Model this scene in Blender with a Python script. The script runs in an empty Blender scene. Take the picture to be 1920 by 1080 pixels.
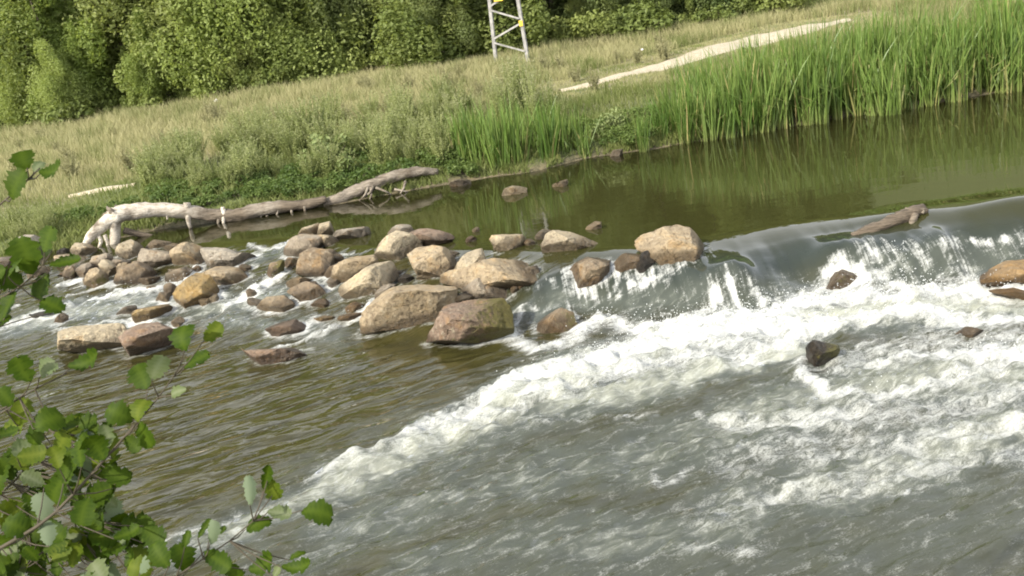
import bpy, math, random
import numpy as np
from mathutils import Matrix, Vector

# ------------------------------------------------------------------ camera, sky, sun, exposure
sc = bpy.context.scene
col = sc.collection
rng = np.random.default_rng(7)
random.seed(7)

F = 1844.0
PITCH = math.radians(17.0)
ROLL = math.radians(8.3)
CZ = 3.65
fw = np.array([0, math.cos(PITCH), -math.sin(PITCH)])
r0 = np.array([1.0, 0, 0])
u0 = np.array([0, math.sin(PITCH), math.cos(PITCH)])
RV = math.cos(ROLL) * r0 - math.sin(ROLL) * u0
UV = math.sin(ROLL) * r0 + math.cos(ROLL) * u0
CAM = np.array([0, 0, CZ])

cam_d = bpy.data.cameras.new('camera')
cam = bpy.data.objects.new('camera', cam_d)
col.objects.link(cam)
cam_d.sensor_width = 36.0
cam_d.lens = 36.0 * F / 1920.0
cam_d.clip_start = 0.1
cam_d.clip_end = 3000
cam.matrix_world = Matrix(((RV[0], UV[0], -fw[0], CAM[0]), (RV[1], UV[1], -fw[1], CAM[1]), (RV[2], UV[2], -fw[2], CAM[2]), (0, 0, 0, 1)))
cam_d.dof.use_dof = True
cam_d.dof.focus_distance = 11.0
cam_d.dof.aperture_fstop = 20.0
sc.camera = cam

SUN_DIR = Vector((-0.62, -0.52, 0.59)).normalized()      # towards the sun
SUN_EL = math.asin(SUN_DIR.z)
SUN_AZ = math.atan2(SUN_DIR.x, SUN_DIR.y)                # clockwise from +Y
world = bpy.data.worlds.new('World')
sc.world = world
world.use_nodes = True
wn = world.node_tree
wn.nodes.clear()
sky = wn.nodes.new('ShaderNodeTexSky')
sky.sky_type = 'NISHITA'
sky.sun_disc = False
sky.sun_elevation = SUN_EL
sky.sun_rotation = SUN_AZ
sky.air_density = 1.0
sky.dust_density = 2.5
sky.ozone_density = 1.0
bg = wn.nodes.new('ShaderNodeBackground')
bg.inputs['Strength'].default_value = 0.14
wo = wn.nodes.new('ShaderNodeOutputWorld')
# thin high cloud over the whole sky
tc = wn.nodes.new('ShaderNodeTexCoord')
cn = wn.nodes.new('ShaderNodeTexNoise')
cn.inputs['Scale'].default_value = 2.2
cn.inputs['Detail'].default_value = 6
cr = wn.nodes.new('ShaderNodeMapRange')
cr.inputs['From Min'].default_value = 0.35
cr.inputs['From Max'].default_value = 0.65
cr.inputs['To Min'].default_value = 0.55
cr.inputs['To Max'].default_value = 0.95
cm = wn.nodes.new('ShaderNodeMix')
cm.data_type = 'RGBA'
cm.inputs['B'].default_value = (14.9, 15.0, 15.3, 1)
wn.links.new(tc.outputs['Generated'], cn.inputs['Vector'])
wn.links.new(cn.outputs['Fac'], cr.inputs['Value'])
sx = wn.nodes.new('ShaderNodeSeparateXYZ')
wn.links.new(tc.outputs['Generated'], sx.inputs[0])
hz = wn.nodes.new('ShaderNodeMapRange')
hz.inputs['From Min'].default_value = 0.30
hz.inputs['From Max'].default_value = 0.75
hz.inputs['To Min'].default_value = 1.0
hz.inputs['To Max'].default_value = 0.22
wn.links.new(sx.outputs['Z'], hz.inputs['Value'])
mu = wn.nodes.new('ShaderNodeMath')
mu.operation = 'MULTIPLY'
wn.links.new(cr.outputs['Result'], mu.inputs[0])
wn.links.new(hz.outputs['Result'], mu.inputs[1])
wn.links.new(mu.outputs[0], cm.inputs['Factor'])
wn.links.new(sky.outputs['Color'], cm.inputs['A'])
wn.links.new(cm.outputs['Result'], bg.inputs['Color'])
wn.links.new(bg.outputs['Background'], wo.inputs['Surface'])

sun_d = bpy.data.lights.new('sun', 'SUN')
sun_d.energy = 5.0
sun_d.angle = math.radians(0.6)
sun_d.color = (1.0, 0.94, 0.83)
sun = bpy.data.objects.new('sun', sun_d)
col.objects.link(sun)
sun.rotation_euler = SUN_DIR.to_track_quat('Z', 'Y').to_euler()
sun.location = (-20, -5, 25)

sc.view_settings.view_transform = 'Standard'
sc.view_settings.look = 'None'
sc.view_settings.exposure = 0.50
sc.view_settings.gamma = 1.0
sc.view_settings.use_curve_mapping = False
sc.cycles.use_denoising = True
sc.cycles.max_bounces = 8
sc.cycles.transparent_max_bounces = 12
sc.cycles.filter_width = 1.9
sc.cycles.caustics_reflective = False
sc.cycles.caustics_refractive = False


# ------------------------------------------------------------------ helpers
def ray(px, py):
    return fw + RV * ((px - 960) / F) + UV * ((540 - py) / F)


def at(px, py, z):
    d = ray(px, py)
    return CAM + d * ((z - CZ) / d[2])


def at_dist(px, py, dist):
    return CAM + ray(px, py) * dist


def sstep(a, b, x):
    t = np.clip((x - a) / (b - a), 0, 1)
    return t * t * (3 - 2 * t)


def _hash(ix, iy, iz, seed):
    h = (ix * 374761393 + iy * 668265263 + iz * 2147483647 + seed * 1274126177) & 0xFFFFFFFF
    h = ((h ^ (h >> 13)) * 1274126177) & 0xFFFFFFFF
    h = ((h ^ (h >> 16)) * 2246822519) & 0xFFFFFFFF
    return ((h ^ (h >> 15)) & 0xFFFFFF) / float(0xFFFFFF)


def vnoise(x, y, z=None, seed=0):
    x = np.asarray(x, float)
    y = np.asarray(y, float)
    z = np.zeros_like(x) if z is None else np.asarray(z, float)
    ix, iy, iz = (np.floor(a).astype(np.int64) for a in (x, y, z))
    fx, fy, fz = x - ix, y - iy, z - iz
    fx, fy, fz = (a * a * a * (a * (a * 6 - 15) + 10) for a in (fx, fy, fz))
    out = 0
    for dx in (0, 1):
        wx = fx if dx else 1 - fx
        for dy in (0, 1):
            wy = fy if dy else 1 - fy
            for dz in (0, 1):
                wz = fz if dz else 1 - fz
                out = out + wx * wy * wz * _hash(ix + dx, iy + dy, iz + dz, seed)
    return out


def fbm(x, y, z=None, seed=0, oct=4, gain=0.5):
    a, s, n = 1.0, 0.0, 0.0
    for o in range(oct):
        n = n + a * vnoise(x * 2 ** o + 17.3 * o, y * 2 ** o + 5.1 * o, None if z is None else z * 2 ** o, seed + o)
        s += a
        a *= gain
    return n / s


def mesh_np(name, verts, faces=None, tris=None, quads=None, smooth=True):
    me = bpy.data.meshes.new(name)
    verts = np.asarray(verts, np.float32)
    me.vertices.add(len(verts))
    me.vertices.foreach_set('co', verts.ravel())
    loops, starts = [], []
    n = 0
    for arr, k in ((tris, 3), (quads, 4)):
        if arr is not None and len(arr):
            arr = np.asarray(arr, np.int32)
            loops.append(arr.ravel())
            starts.append(n + np.arange(len(arr), dtype=np.int32) * k)
            n += arr.size
    loops = np.concatenate(loops)
    starts = np.concatenate(starts)
    me.loops.add(len(loops))
    me.loops.foreach_set('vertex_index', loops)
    me.polygons.add(len(starts))
    me.polygons.foreach_set('loop_start', starts)
    me.polygons.foreach_set('use_smooth', np.full(len(starts), smooth, dtype=bool))
    me.update(calc_edges=True)
    me.validate()
    return me


def attr(me, name, arr):
    arr = np.asarray(arr, np.float32)
    if arr.ndim == 1:
        a = me.attributes.new(name, 'FLOAT', 'POINT')
        a.data.foreach_set('value', arr)
    elif arr.shape[1] == 3:
        a = me.attributes.new(name, 'FLOAT_VECTOR', 'POINT')
        a.data.foreach_set('vector', arr.ravel())


def obj(name, me, mat=None, parent=None):
    o = bpy.data.objects.new(name, me)
    col.objects.link(o)
    if mat is not None:
        me.materials.append(mat)
    if parent is not None:
        o.parent = parent
    return o


def tag(o, label=None, cat=None, group=None, kind=None):
    if label:
        o['label'] = label
    if cat:
        o['category'] = cat
    if group:
        o['group'] = group
    if kind:
        o['kind'] = kind
    return o


def empty(name, loc=(0, 0, 0), rz=0.0):
    o = bpy.data.objects.new(name, None)
    o.empty_display_size = 0.2
    col.objects.link(o)
    o.location = loc
    o.rotation_euler = (0, 0, rz)
    return o


def dup(root, loc, rz=0.0, scale=1.0):
    kids = list(root.children)
    r = root.copy()
    col.objects.link(r)
    r.location = loc
    r.rotation_euler = (0, 0, rz)
    r.scale = (scale, scale, scale) if np.isscalar(scale) else scale
    for ch in kids:
        c = ch.copy()
        col.objects.link(c)
        c.parent = r
    return r


class MB:
    """collects vertices and faces for one mesh"""
    def __init__(self):
        self.v, self.t, self.q, self.n = [], [], [], 0
        self.a = []

    def add(self, v, t=None, q=None, a=None):
        v = np.asarray(v, float)
        self.v.append(v)
        if t is not None:
            self.t.append(np.asarray(t) + self.n)
        if q is not None:
            self.q.append(np.asarray(q) + self.n)
        self.a.append(np.zeros(len(v)) if a is None else np.broadcast_to(np.asarray(a, float), (len(v),)))
        self.n += len(v)

    def tube(self, pts, rad, sides=8, wob=0.0, seed=0, cap=True, a=None):
        pts = np.asarray(pts, float)
        n = len(pts)
        rad = np.broadcast_to(np.asarray(rad, float), (n,))
        tan = np.gradient(pts, axis=0)
        tan /= np.linalg.norm(tan, axis=1)[:, None] + 1e-9
        up = np.array([0.13, 0.21, 1.0])
        if abs(tan[0] @ up) > 0.9 * np.linalg.norm(up):
            up = np.array([1.0, 0.2, 0.1])
        vs = []
        for i in range(n):
            s = np.cross(tan[i], up)
            s /= np.linalg.norm(s) + 1e-9
            b = np.cross(s, tan[i])
            ang = np.arange(sides) / sides * 2 * math.pi
            r = np.full(sides, rad[i])
            if wob:
                r = r * (1 + wob * (fbm(np.cos(ang) * 1.5 + 5, np.sin(ang) * 1.5 + 3, np.full(sides, i * 0.35), seed, 3) - 0.5) * 2)
            vs.append(pts[i] + np.outer(np.cos(ang) * r, s) + np.outer(np.sin(ang) * r, b))
        v = np.concatenate(vs)
        i, j = np.meshgrid(np.arange(n - 1), np.arange(sides), indexing='ij')
        j2 = (j + 1) % sides
        q = np.stack([i * sides + j, i * sides + j2, (i + 1) * sides + j2, (i + 1) * sides + j], -1).reshape(-1, 4)
        t = None
        if cap:
            v = np.concatenate([v, pts[:1], pts[-1:]])
            k = np.arange(sides)
            t = np.concatenate([np.stack([np.full(sides, n * sides), (k + 1) % sides, k], -1),
                                np.stack([np.full(sides, n * sides + 1), (n - 1) * sides + k, (n - 1) * sides + (k + 1) % sides], -1)])
        self.add(v, t, q, a)

    def build(self, name, mat=None, parent=None, smooth=True, an=None):
        me = mesh_np(name, np.concatenate(self.v), tris=np.concatenate(self.t) if self.t else None,
                     quads=np.concatenate(self.q) if self.q else None, smooth=smooth)
        if an:
            attr(me, an, np.concatenate(self.a))
        return obj(name, me, mat, parent)


def spline(pts, n):
    pts = np.asarray(pts, float)
    d = np.concatenate([[0], np.cumsum(np.linalg.norm(np.diff(pts[:, :3], axis=0), axis=1))])
    tt = np.linspace(0, d[-1], n)
    out = np.stack([np.interp(tt, d, pts[:, k]) for k in range(pts.shape[1])], 1)
    for _ in range(max(1, n // (len(pts) * 2))):
        out[1:-1] = (out[:-2] + 2 * out[1:-1] + out[2:]) / 4
    return out


# ------------------------------------------------------------------ node helpers
def new_mat(name):
    m = bpy.data.materials.new(name)
    m.use_nodes = True
    m.node_tree.nodes.clear()
    return m, NT(m.node_tree)


class NT:
    def __init__(self, t):
        self.t = t

    def n(self, kind, **inp):
        nd = self.t.nodes.new('ShaderNode' + kind)
        for k, v in inp.items():
            self.set(nd, k, v)
        return nd

    def set(self, nd, k, v):
        s = nd.inputs[int(k[1:])] if k[0] == '_' and k[1:].isdigit() else nd.inputs[k.replace('_', ' ')]
        if isinstance(v, bpy.types.NodeSocket):
            self.t.links.new(v, s)
        elif hasattr(s.default_value, '__len__') and not np.isscalar(v):
            v = tuple(v)
            s.default_value = v + (1,) if len(v) == 3 and len(s.default_value) == 4 else v
        else:
            s.default_value = v

    def at(self, name, out='Fac'):
        nd = self.t.nodes.new('ShaderNodeAttribute')
        nd.attribute_name = name
        return nd.outputs[out]

    def math(self, op, a, b=0.0, c=0.0, clamp=False):
        nd = self.t.nodes.new('ShaderNodeMath')
        nd.operation = op
        nd.use_clamp = clamp
        for i, v in enumerate((a, b, c)):
            self.set(nd, f'_{i}', v)
        return nd.outputs[0]

    def mix(self, f, a, b, blend='MIX'):
        nd = self.t.nodes.new('ShaderNodeMix')
        nd.data_type = 'RGBA'
        nd.blend_type = blend
        self.set(nd, 'Factor', f)
        self.set(nd, '_6', a)
        self.set(nd, '_7', b)
        return nd.outputs[2]

    def ramp(self, v, a, b, lo=0.0, hi=1.0, smooth=True):
        nd = self.t.nodes.new('ShaderNodeMapRange')
        nd.interpolation_type = 'SMOOTHSTEP' if smooth else 'LINEAR'
        for k, x in zip(('Value', 'From Min', 'From Max', 'To Min', 'To Max'), (v, a, b, lo, hi)):
            self.set(nd, k, x)
        return nd.outputs['Result']

    def noise(self, vec, scale, detail=4, rough=0.55, dist=0.0, kind=None):
        nd = self.t.nodes.new('ShaderNodeTexNoise')
        if kind:
            nd.noise_type = kind
        self.set(nd, 'Vector', vec)
        self.set(nd, 'Scale', scale)
        self.set(nd, 'Detail', detail)
        self.set(nd, 'Roughness', rough)
        self.set(nd, 'Distortion', dist)
        return nd.outputs[0]

    def mapping(self, vec, scale=(1, 1, 1), rot=(0, 0, 0)):
        nd = self.t.nodes.new('ShaderNodeMapping')
        self.set(nd, 'Vector', vec)
        self.set(nd, 'Scale', scale)
        self.set(nd, 'Rotation', rot)
        return nd.outputs[0]

    def pos(self):
        return self.t.nodes.new('ShaderNodeNewGeometry').outputs['Position']

    def rand(self):
        return self.t.nodes.new('ShaderNodeObjectInfo').outputs['Random']

    def bump(self, h, strength, dist=1.0, normal=None):
        nd = self.t.nodes.new('ShaderNodeBump')
        self.set(nd, 'Height', h)
        self.set(nd, 'Strength', strength)
        self.set(nd, 'Distance', dist)
        if normal is not None:
            self.set(nd, 'Normal', normal)
        return nd.outputs[0]

    def out(self, s):
        o = self.t.nodes.new('ShaderNodeOutputMaterial')
        self.t.links.new(s, o.inputs['Surface'])


def leaf_mat(name, c1, c2, c3=None, trans=0.35, rough=0.55, an=None, noise_scale=1.5, spec=0.3):
    """foliage: colour varies per plant, in patches, and (an) along a vertex attribute towards c3"""
    m, N = new_mat(name)
    f = N.noise(N.pos(), noise_scale, 3)
    f = N.math('ADD', N.math('MULTIPLY', N.rand(), 0.5), N.math('MULTIPLY', f, 0.7))
    c = N.mix(N.ramp(f, 0.25, 0.85), c1, c2)
    if an:
        c = N.mix(N.at(an), c, c3)
    p = N.n('BsdfPrincipled', Base_Color=c, Roughness=rough)
    p.inputs['Specular IOR Level'].default_value = spec
    tr = N.n('BsdfTranslucent', Color=N.mix(0.35, c, (c2[0] * 1.5, c2[1] * 1.5, c2[2] * .6)))
    mx = N.n('MixShader', _0=trans, _1=p.outputs[0], _2=tr.outputs[0])
    N.out(mx.outputs[0])
    return m


# ------------------------------------------------------------------ river and ground heights
ZU = 0.45
BANK_X = [-400, -16, -9, -7.2, -6, -4.5, -2.9, -1.2, 0.0, .66, 1.7, 2.9, 4.7, 6.8, 10, 16, 60, 400]
BANK_Y = [15.0, 15.5, 16.0, 16.5, 16.9, 16.9, 16.9, 17.25, 17.35, 17.2, 17.85, 17.8, 17.95, 18.25, 18.5, 19, 22, 40]
CREST_X = [-16, -9, -6.4, -4.5, -3.1, -1.8, -0.6, .65, 1.65, 2.35, 3.0, 4.0, 5.5, 8, 16]
CREST_Y = [16.5, 16.4, 15.9, 15.2, 14.7, 13.3, 12.5, 11.7, 11.5, 11.45, 11.5, 11.5, 10.8, 10, 9]
TOE_X = [-16, -9, -6, -4.4, -3, -2.2, -1.7, -1.0, -.1, .96, 2, 2.64, 3.3, 4.2, 5, 8, 16]
TOE_Y = [13.5, 13.0, 12.2, 11.7, 10.9, 10.9, 10.8, 10.2, 10.5, 10.35, 9.95, 9.8, 10.2, 9.9, 9.7, 9, 8]


def bank_y(x):
    return np.interp(x, BANK_X, BANK_Y)


def weir_t(x, y):
    yc, yt = np.interp(x, CREST_X, CREST_Y), np.interp(x, TOE_X, TOE_Y)
    return np.clip((yc - y) / (yc - yt), 0, 1)


BUMPS = [(2.40, 10.35, .34, .26, .22), (3.72, 10.50, .42, .28, .20), (4.62, 10.25, .34, .24, .14), (1.75, 10.75, .45, .35, .08),
         (5.9, 10.7, .8, .45, .14), (3.15, 8.95, .3, .25, .07), (0.35, 10.9, .3, .3, .06), (4.75, 11.15, 1.0, .25, .03)]


def water_base(x, y):
    x, y = np.asarray(x, float), np.asarray(y, float)
    t = weir_t(x, y)
    right = sstep(-0.6, 1.2, x)
    s = (1 - right) * t + right * (.26 * sstep(0, .66, t) + .74 * sstep(.40, 1.0, t))
    z = ZU * (1 - s)
    for bx, by, rx, ry, h in BUMPS:
        z = z + h * np.exp(-((x - bx) / rx) ** 2 - ((y - by) / ry) ** 2)
    return z


def on_water(px, py):
    z = 0.2
    for _ in range(12):
        p = at(px, py, z)
        z = 0.5 * z + 0.5 * float(water_base(p[0], p[1]))
    return at(px, py, z)


def ground_z(x, y):
    x, y = np.asarray(x, float), np.asarray(y, float)
    d = y - bank_y(x)
    zl = np.interp(x, [-9, -6.5], [0.30, ZU])
    bank = np.interp(d, [0, .25, .8, 2.0, 7, 20, 60], [0, .12, .26, .36, .55, .85, 1.1])
    und = (fbm(x * .35, y * .35, seed=3) - .5) * .35 * sstep(.5, 3, d)
    hill = np.maximum(0, y - 37.5 + 0.0 * x)
    hill = np.where(hill < 62, hill * .58, 62 * .58 + (hill - 62) * .06) * sstep(0, 8, hill)
    land = zl + bank + und + hill
    depth = np.interp(-d, [0, .3, 1.2, 3], [0, .08, .28, .5])
    wz = water_base(x, np.minimum(y, bank_y(x)))
    bed = np.where(d > -1.5, zl, wz) * sstep(-3, -1, d) + wz * (1 - sstep(-3, -1, d)) - depth + (fbm(x * 1.7, y * 1.7, seed=9) - .5) * .16
    bed = np.minimum(bed, wz - .05 * sstep(0, .5, -d))
    z = np.where(d > 0, land, bed)
    yn = 3.3 + .25 * np.sin(x * .9)
    near = np.interp(yn - y, [-1.2, 0, .6, 1.8, 8, 60], [-.6, .02, .9, 1.95, 2.2, 3.0]) + (fbm(x * .8, y * .8, seed=5) - .5) * .15
    return np.where(y < yn + 1.2, np.maximum(near, np.where(y < yn, near, z)), z)


def axis(segs):
    out = []
    for a, b, s in segs:
        out.append(np.arange(a, b - s * .5, s))
    out.append([segs[-1][1]])
    return np.concatenate(out)


def grid(xs, ys):
    X, Y = np.meshgrid(xs, ys)
    nx = len(xs)
    i, j = np.meshgrid(np.arange(len(ys) - 1), np.arange(nx - 1), indexing='ij')
    q = np.stack([i * nx + j, i * nx + j + 1, (i + 1) * nx + j + 1, (i + 1) * nx + j], -1).reshape(-1, 4)
    return X.ravel(), Y.ravel(), q


# ------------------------------------------------------------------ ground
xs = axis([(-600, -60, 60), (-60, -20, 4), (-20, -12, .6), (-12, 14, .22), (14, 24, .8), (24, 80, 5), (80, 600, 60)])
ys = axis([(-400, -40, 40), (-40, -4, 4), (-4, 5, .3), (5, 14, .25), (14, 24, .16), (24, 40, .35), (40, 110, 2.5), (110, 900, 60)])
X, Y, Q = grid(xs, ys)
Z = ground_z(X, Y)
gm = mesh_np('ground', np.stack([X, Y, Z], 1), quads=Q)
d_land = Y - bank_y(X)
attr(gm, 'land', sstep(.0, .45, d_land) + (Y < 3.2))
attr(gm, 'dry', np.clip(sstep(1.5, 7, d_land + (fbm(X * .4, Y * .4, seed=21) - .5) * 5) * (1 - sstep(37, 41, Y)), 0, 1))
m_ground, N = new_mat('meadow_soil')
pz = N.pos()
n1 = N.noise(pz, .7, 5)
n2 = N.noise(pz, 9.0, 4, .65)
n3 = N.noise(pz, 38.0, 3, .6)
grassc = N.mix(N.ramp(n2, .35, .65), (.075, .10, .030), (.13, .15, .055))
dryc = N.mix(N.ramp(n2, .3, .7), (.20, .175, .085), (.30, .26, .14))
land = N.mix(N.math('MULTIPLY', N.at('dry'), N.ramp(n1, .25, .6)), grassc, dryc)
bedc = N.mix(N.ramp(n2, .35, .65), (.055, .046, .022), (.15, .12, .065))
bedc = N.mix(N.ramp(n3, .5, .7), bedc, (.20, .17, .11))
c = N.mix(N.at('land'), bedc, land)
p = N.n('BsdfPrincipled', Base_Color=c, Roughness=.9, Normal=N.bump(N.math('ADD', n2, N.math('MULTIPLY', n3, .5)), .6, .05))
N.out(p.outputs[0])
tag(obj('ground', gm, m_ground), kind='structure')

# pale gravel path beside the reeds, and a bare scrape on the left bank
m_path, N = new_mat('path_gravel')
n1 = N.noise(N.pos(), 22, 4, .7)
n2 = N.noise(N.pos(), 3.0, 3)
c = N.mix(N.ramp(n1, .3, .7), (.33, .28, .19), (.54, .475, .35))
c = N.mix(N.ramp(n2, .5, .75, 0, .45), c, (.27, .24, .14))
N.out(N.n('BsdfPrincipled', Base_Color=c, Roughness=.95, Normal=N.bump(n1, .5, .03)).outputs[0])


def on_ground(px, py):
    z = .9
    for _ in range(25):
        p = at(px, py, z)
        z = .6 * z + .4 * float(ground_z(p[0], p[1]))
    return at(px, py, z)


def strip(name, pix, widths, seed):
    c = spline(np.array([np.append(on_ground(a, b)[:2], w) for (a, b), w in zip(pix, widths)]), 70)
    tan = np.gradient(c[:, :2], axis=0)
    tan /= np.linalg.norm(tan, axis=1)[:, None]
    nrm = np.stack([-tan[:, 1], tan[:, 0]], 1)
    K = 7
    vs = []
    for k in range(K):
        s = (k / (K - 1) - .5)
        jit = (fbm(np.arange(len(c)) * .33, np.full(len(c), k * 3.1), seed=seed) - .5) * .5
        p = c[:, :2] + nrm * ((s + (jit * .5 if k in (0, K - 1) else 0)) * c[:, 2])[:, None]
        z = ground_z(p[:, 0], p[:, 1]) + .055 - (.075 if k in (0, K - 1) else 0)
        vs.append(np.column_stack([p, z]))
    v = np.concatenate(vs)
    n = len(c)
    i, j = np.meshgrid(np.arange(K - 1), np.arange(n - 1), indexing='ij')
    q = np.stack([i * n + j, i * n + j + 1, (i + 1) * n + j + 1, (i + 1) * n + j], -1).reshape(-1, 4)
    tag(obj(name, mesh_np(name, v, quads=q), m_path), kind='structure')
    return c


path_c = strip('path', [(1050, 172), (1120, 157), (1200, 136), (1300, 107), (1400, 79), (1480, 62), (1545, 47), (1590, 38)],
               [.2, .35, .6, 1.0, 1.35, 1.3, .8, .3], 5)
scrape_c = strip('path', [(130, 370), (170, 362), (215, 354), (255, 348)], [.08, .2, .18, .06], 8)

# ------------------------------------------------------------------ water
xs = axis([(-30, -10, 1.0), (-10, -8, .12), (-8, 6.4, .032), (6.4, 8, .08), (8, 14, .3), (14, 40, 2.0)])
ys = axis([(2.2, 4.6, .2), (4.6, 14.0, .032), (14.0, 15.5, .05), (15.5, 24, .11)])
X, Y, Q = grid(xs, ys)
WB = water_base(X, Y)
FL = np.array([-.90, -.436])
U_ = X * FL[0] + Y * FL[1]
V_ = -X * FL[1] + Y * FL[0]


def paint(strokes, warp=0.0):
    """strength of foam round the given runs of white water, each a polyline of (pixel x, pixel y, half width in m, strength)"""
    out = np.zeros_like(X)
    wx = X + warp * (fbm(X * 3, Y * 3, seed=31) - .5)
    wy = Y + warp * (fbm(X * 3 + 9, Y * 3, seed=32) - .5)
    for st in strokes:
        P = np.array([np.concatenate([on_water(a, b)[:2], [w, s]]) for a, b, w, s in st])
        for A, B in zip(P[:-1], P[1:]):
            d = B[:2] - A[:2]
            L2 = d @ d + 1e-9
            m = (np.minimum(A[0], B[0]) - 2.6 < X) & (X < max(A[0], B[0]) + 2.6) & (np.minimum(A[1], B[1]) - 2.6 < Y) & (Y < max(A[1], B[1]) + 2.6)
            t = np.clip(((wx[m] - A[0]) * d[0] + (wy[m] - A[1]) * d[1]) / L2, 0, 1)
            dd = np.hypot(wx[m] - A[0] - t * d[0], wy[m] - A[1] - t * d[1])
            w = A[2] + (B[2] - A[2]) * t
            s = A[3] + (B[3] - A[3]) * t
            out[m] = np.maximum(out[m], s * np.exp(-(dd / w) ** 2))
    return out


FOAM = [
    # foot of the fall, left to right
    [(950, 600, .08, .6), (962, 640, .12, .75), (1000, 660, .14, .7), (1060, 640, .13, .75), (1130, 600, .16, 1), (1220, 612, .22, 1.1), (1320, 602, .26, 1.2),
     (1440, 596, .24, 1.2), (1530, 560, .20, 1.2), (1700, 552, .24, 1.2), (1850, 545, .2, 1), (1930, 540, .2, .9)],
    # main jet running down to the left
    [(1450, 615, .32, 1.1), (1300, 635, .36, 1.15), (1180, 655, .34, 1.1), (1080, 685, .28, 1.05), (980, 715, .22, .95), (900, 755, .19, .9), (820, 790, .15, .78),
     (740, 828, .12, .7), (660, 872, .09, .56), (600, 893, .06, .48), (555, 910, .04, .36)],
    [(1400, 660, .3, .7), (1200, 690, .25, .7), (1060, 720, .22, .65), (930, 775, .18, .5), (800, 815, .14, .38), (660, 890, .1, .25)],
    [(470, 955, .06, .5), (400, 985, .09, .6), (300, 1010, .1, .55)],
    # right-hand water
    [(1930, 600, .2, 0.85), (1800, 600, .22, 0.92), (1680, 590, .2, 0.98), (1560, 605, .2, 1.1), (1480, 640, .2, 0.92), (1380, 680, .15, 0.73)],
    [(1930, 660, .22, 1.1), (1800, 672, .22, 1.1), (1720, 668, .12, 0.85), (1640, 690, .1, 0.67)],
    [(1700, 735, .1, 1.04), (1640, 738, .12, 1.1), (1560, 740, .1, 0.98), (1500, 700, .07, 0.73), (1515, 670, .05, 0.61)],
    [(1700, 735, .1, 0.98), (1780, 715, .1, 0.79), (1860, 690, .1, 0.73)],
    [(1660, 760, .18, 0.64), (1540, 785, .2, 0.61), (1440, 800, .16, 0.51), (1330, 785, .08, 0.42)],
    [(1930, 800, .16, 0.64), (1850, 812, .2, 0.53), (1740, 830, .2, 0.44), (1620, 840, .16, 0.44), (1500, 860, .15, 0.4)],
    [(1300, 770, .05, 0.44), (1370, 800, .05, 0.4)], [(1400, 880, .05, 0.4), (1560, 918, .05, 0.44), (1740, 920, .04, 0.4)],
    [(1225, 880, .04, 0.44), (1230, 920, .05, 0.48), (1300, 880, .03, 0.36)], [(1300, 1020, .10, 0.4), (1390, 1040, .08, 0.44)], [(1250, 1040, .06, 0.36), (1180, 1060, .05, 0.32)],
    [(1220, 780, .07, 0.36), (1100, 790, .06, 0.32), (1000, 800, .05, 0.32)],
    [(1930, 630, .3, .5), (1750, 640, .3, .5), (1560, 690, .25, .42)], [(1900, 740, .3, .52), (1700, 780, .3, .5), (1500, 830, .25, .42), (1380, 870, .2, .36)],
    [(1930, 860, .2, .42), (1700, 880, .2, .4), (1500, 920, .2, .38), (1320, 960, .2, .36)], [(1100, 720, .2, .42), (950, 790, .18, .36)],
    # water dropping over the stones
    [(1320, 585, .1, .8), (1350, 560, .16, .8), (1400, 555, .2, .85), (1450, 570, .16, .8)],
    [(1625, 480, .1, .6), (1660, 475, .16, .8), (1700, 485, .2, .9), (1690, 520, .22, .9)], [(1750, 470, .08, .5), (1830, 450, .07, .65), (1930, 462, .07, .8)],
    [(1540, 520, .1, .65), (1530, 545, .1, .7)], [(1780, 500, .16, .7), (1830, 535, .2, .8)], [(1590, 540, .16, .75), (1660, 530, .16, .8)],
    [(1060, 500, .03, .6), (1055, 545, .04, .7)], [(1025, 520, .03, .5), (1035, 545, .03, .5)], [(1160, 500, .03, .7), (1168, 525, .04, .65), (1140, 545, .05, .6), (1090, 560, .07, .6)],
    [(960, 620, .05, .7), (975, 585, .04, .55), (1000, 575, .05, .5)], [(1255, 515, .06, .6), (1200, 530, .08, .55), (1150, 560, .08, .6)], [(1075, 600, .04, .6), (1060, 575, .05, .5)],
    # riffle on the left
    [(366, 503, .08, .9), (345, 525, .1, .9), (300, 541, .09, .85), (252, 551, .1, .85), (176, 566, .09, .75), (120, 580, .06, .6)],
    [(225, 528, .07, .75), (180, 543, .07, .75), (135, 553, .05, .6)], [(158, 522, .06, .85), (110, 533, .06, .8)],
    [(520, 518, .1, .95), (485, 538, .12, .95), (450, 556, .12, .85), (420, 575, .1, .75), (380, 595, .07, .6)], [(632, 525, .07, .95), (595, 536, .06, .8), (570, 545, .05, .6)],
    [(706, 562, .05, .95), (690, 580, .06, .9), (660, 600, .05, .65), (630, 617, .05, .75), (560, 640, .04, .65), (490, 665, .03, .5)],
    [(560, 455, .06, .5), (500, 470, .08, .55), (470, 460, .06, .5)], [(660, 475, .04, .5), (630, 480, .05, .5)], [(60, 600, .08, .6), (0, 615, .1, .6)],
    [(300, 600, .07, .5), (180, 612, .08, .5), (90, 625, .08, .55)], [(25, 575, .08, .6), (-40, 582, .1, .6)],
]
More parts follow.
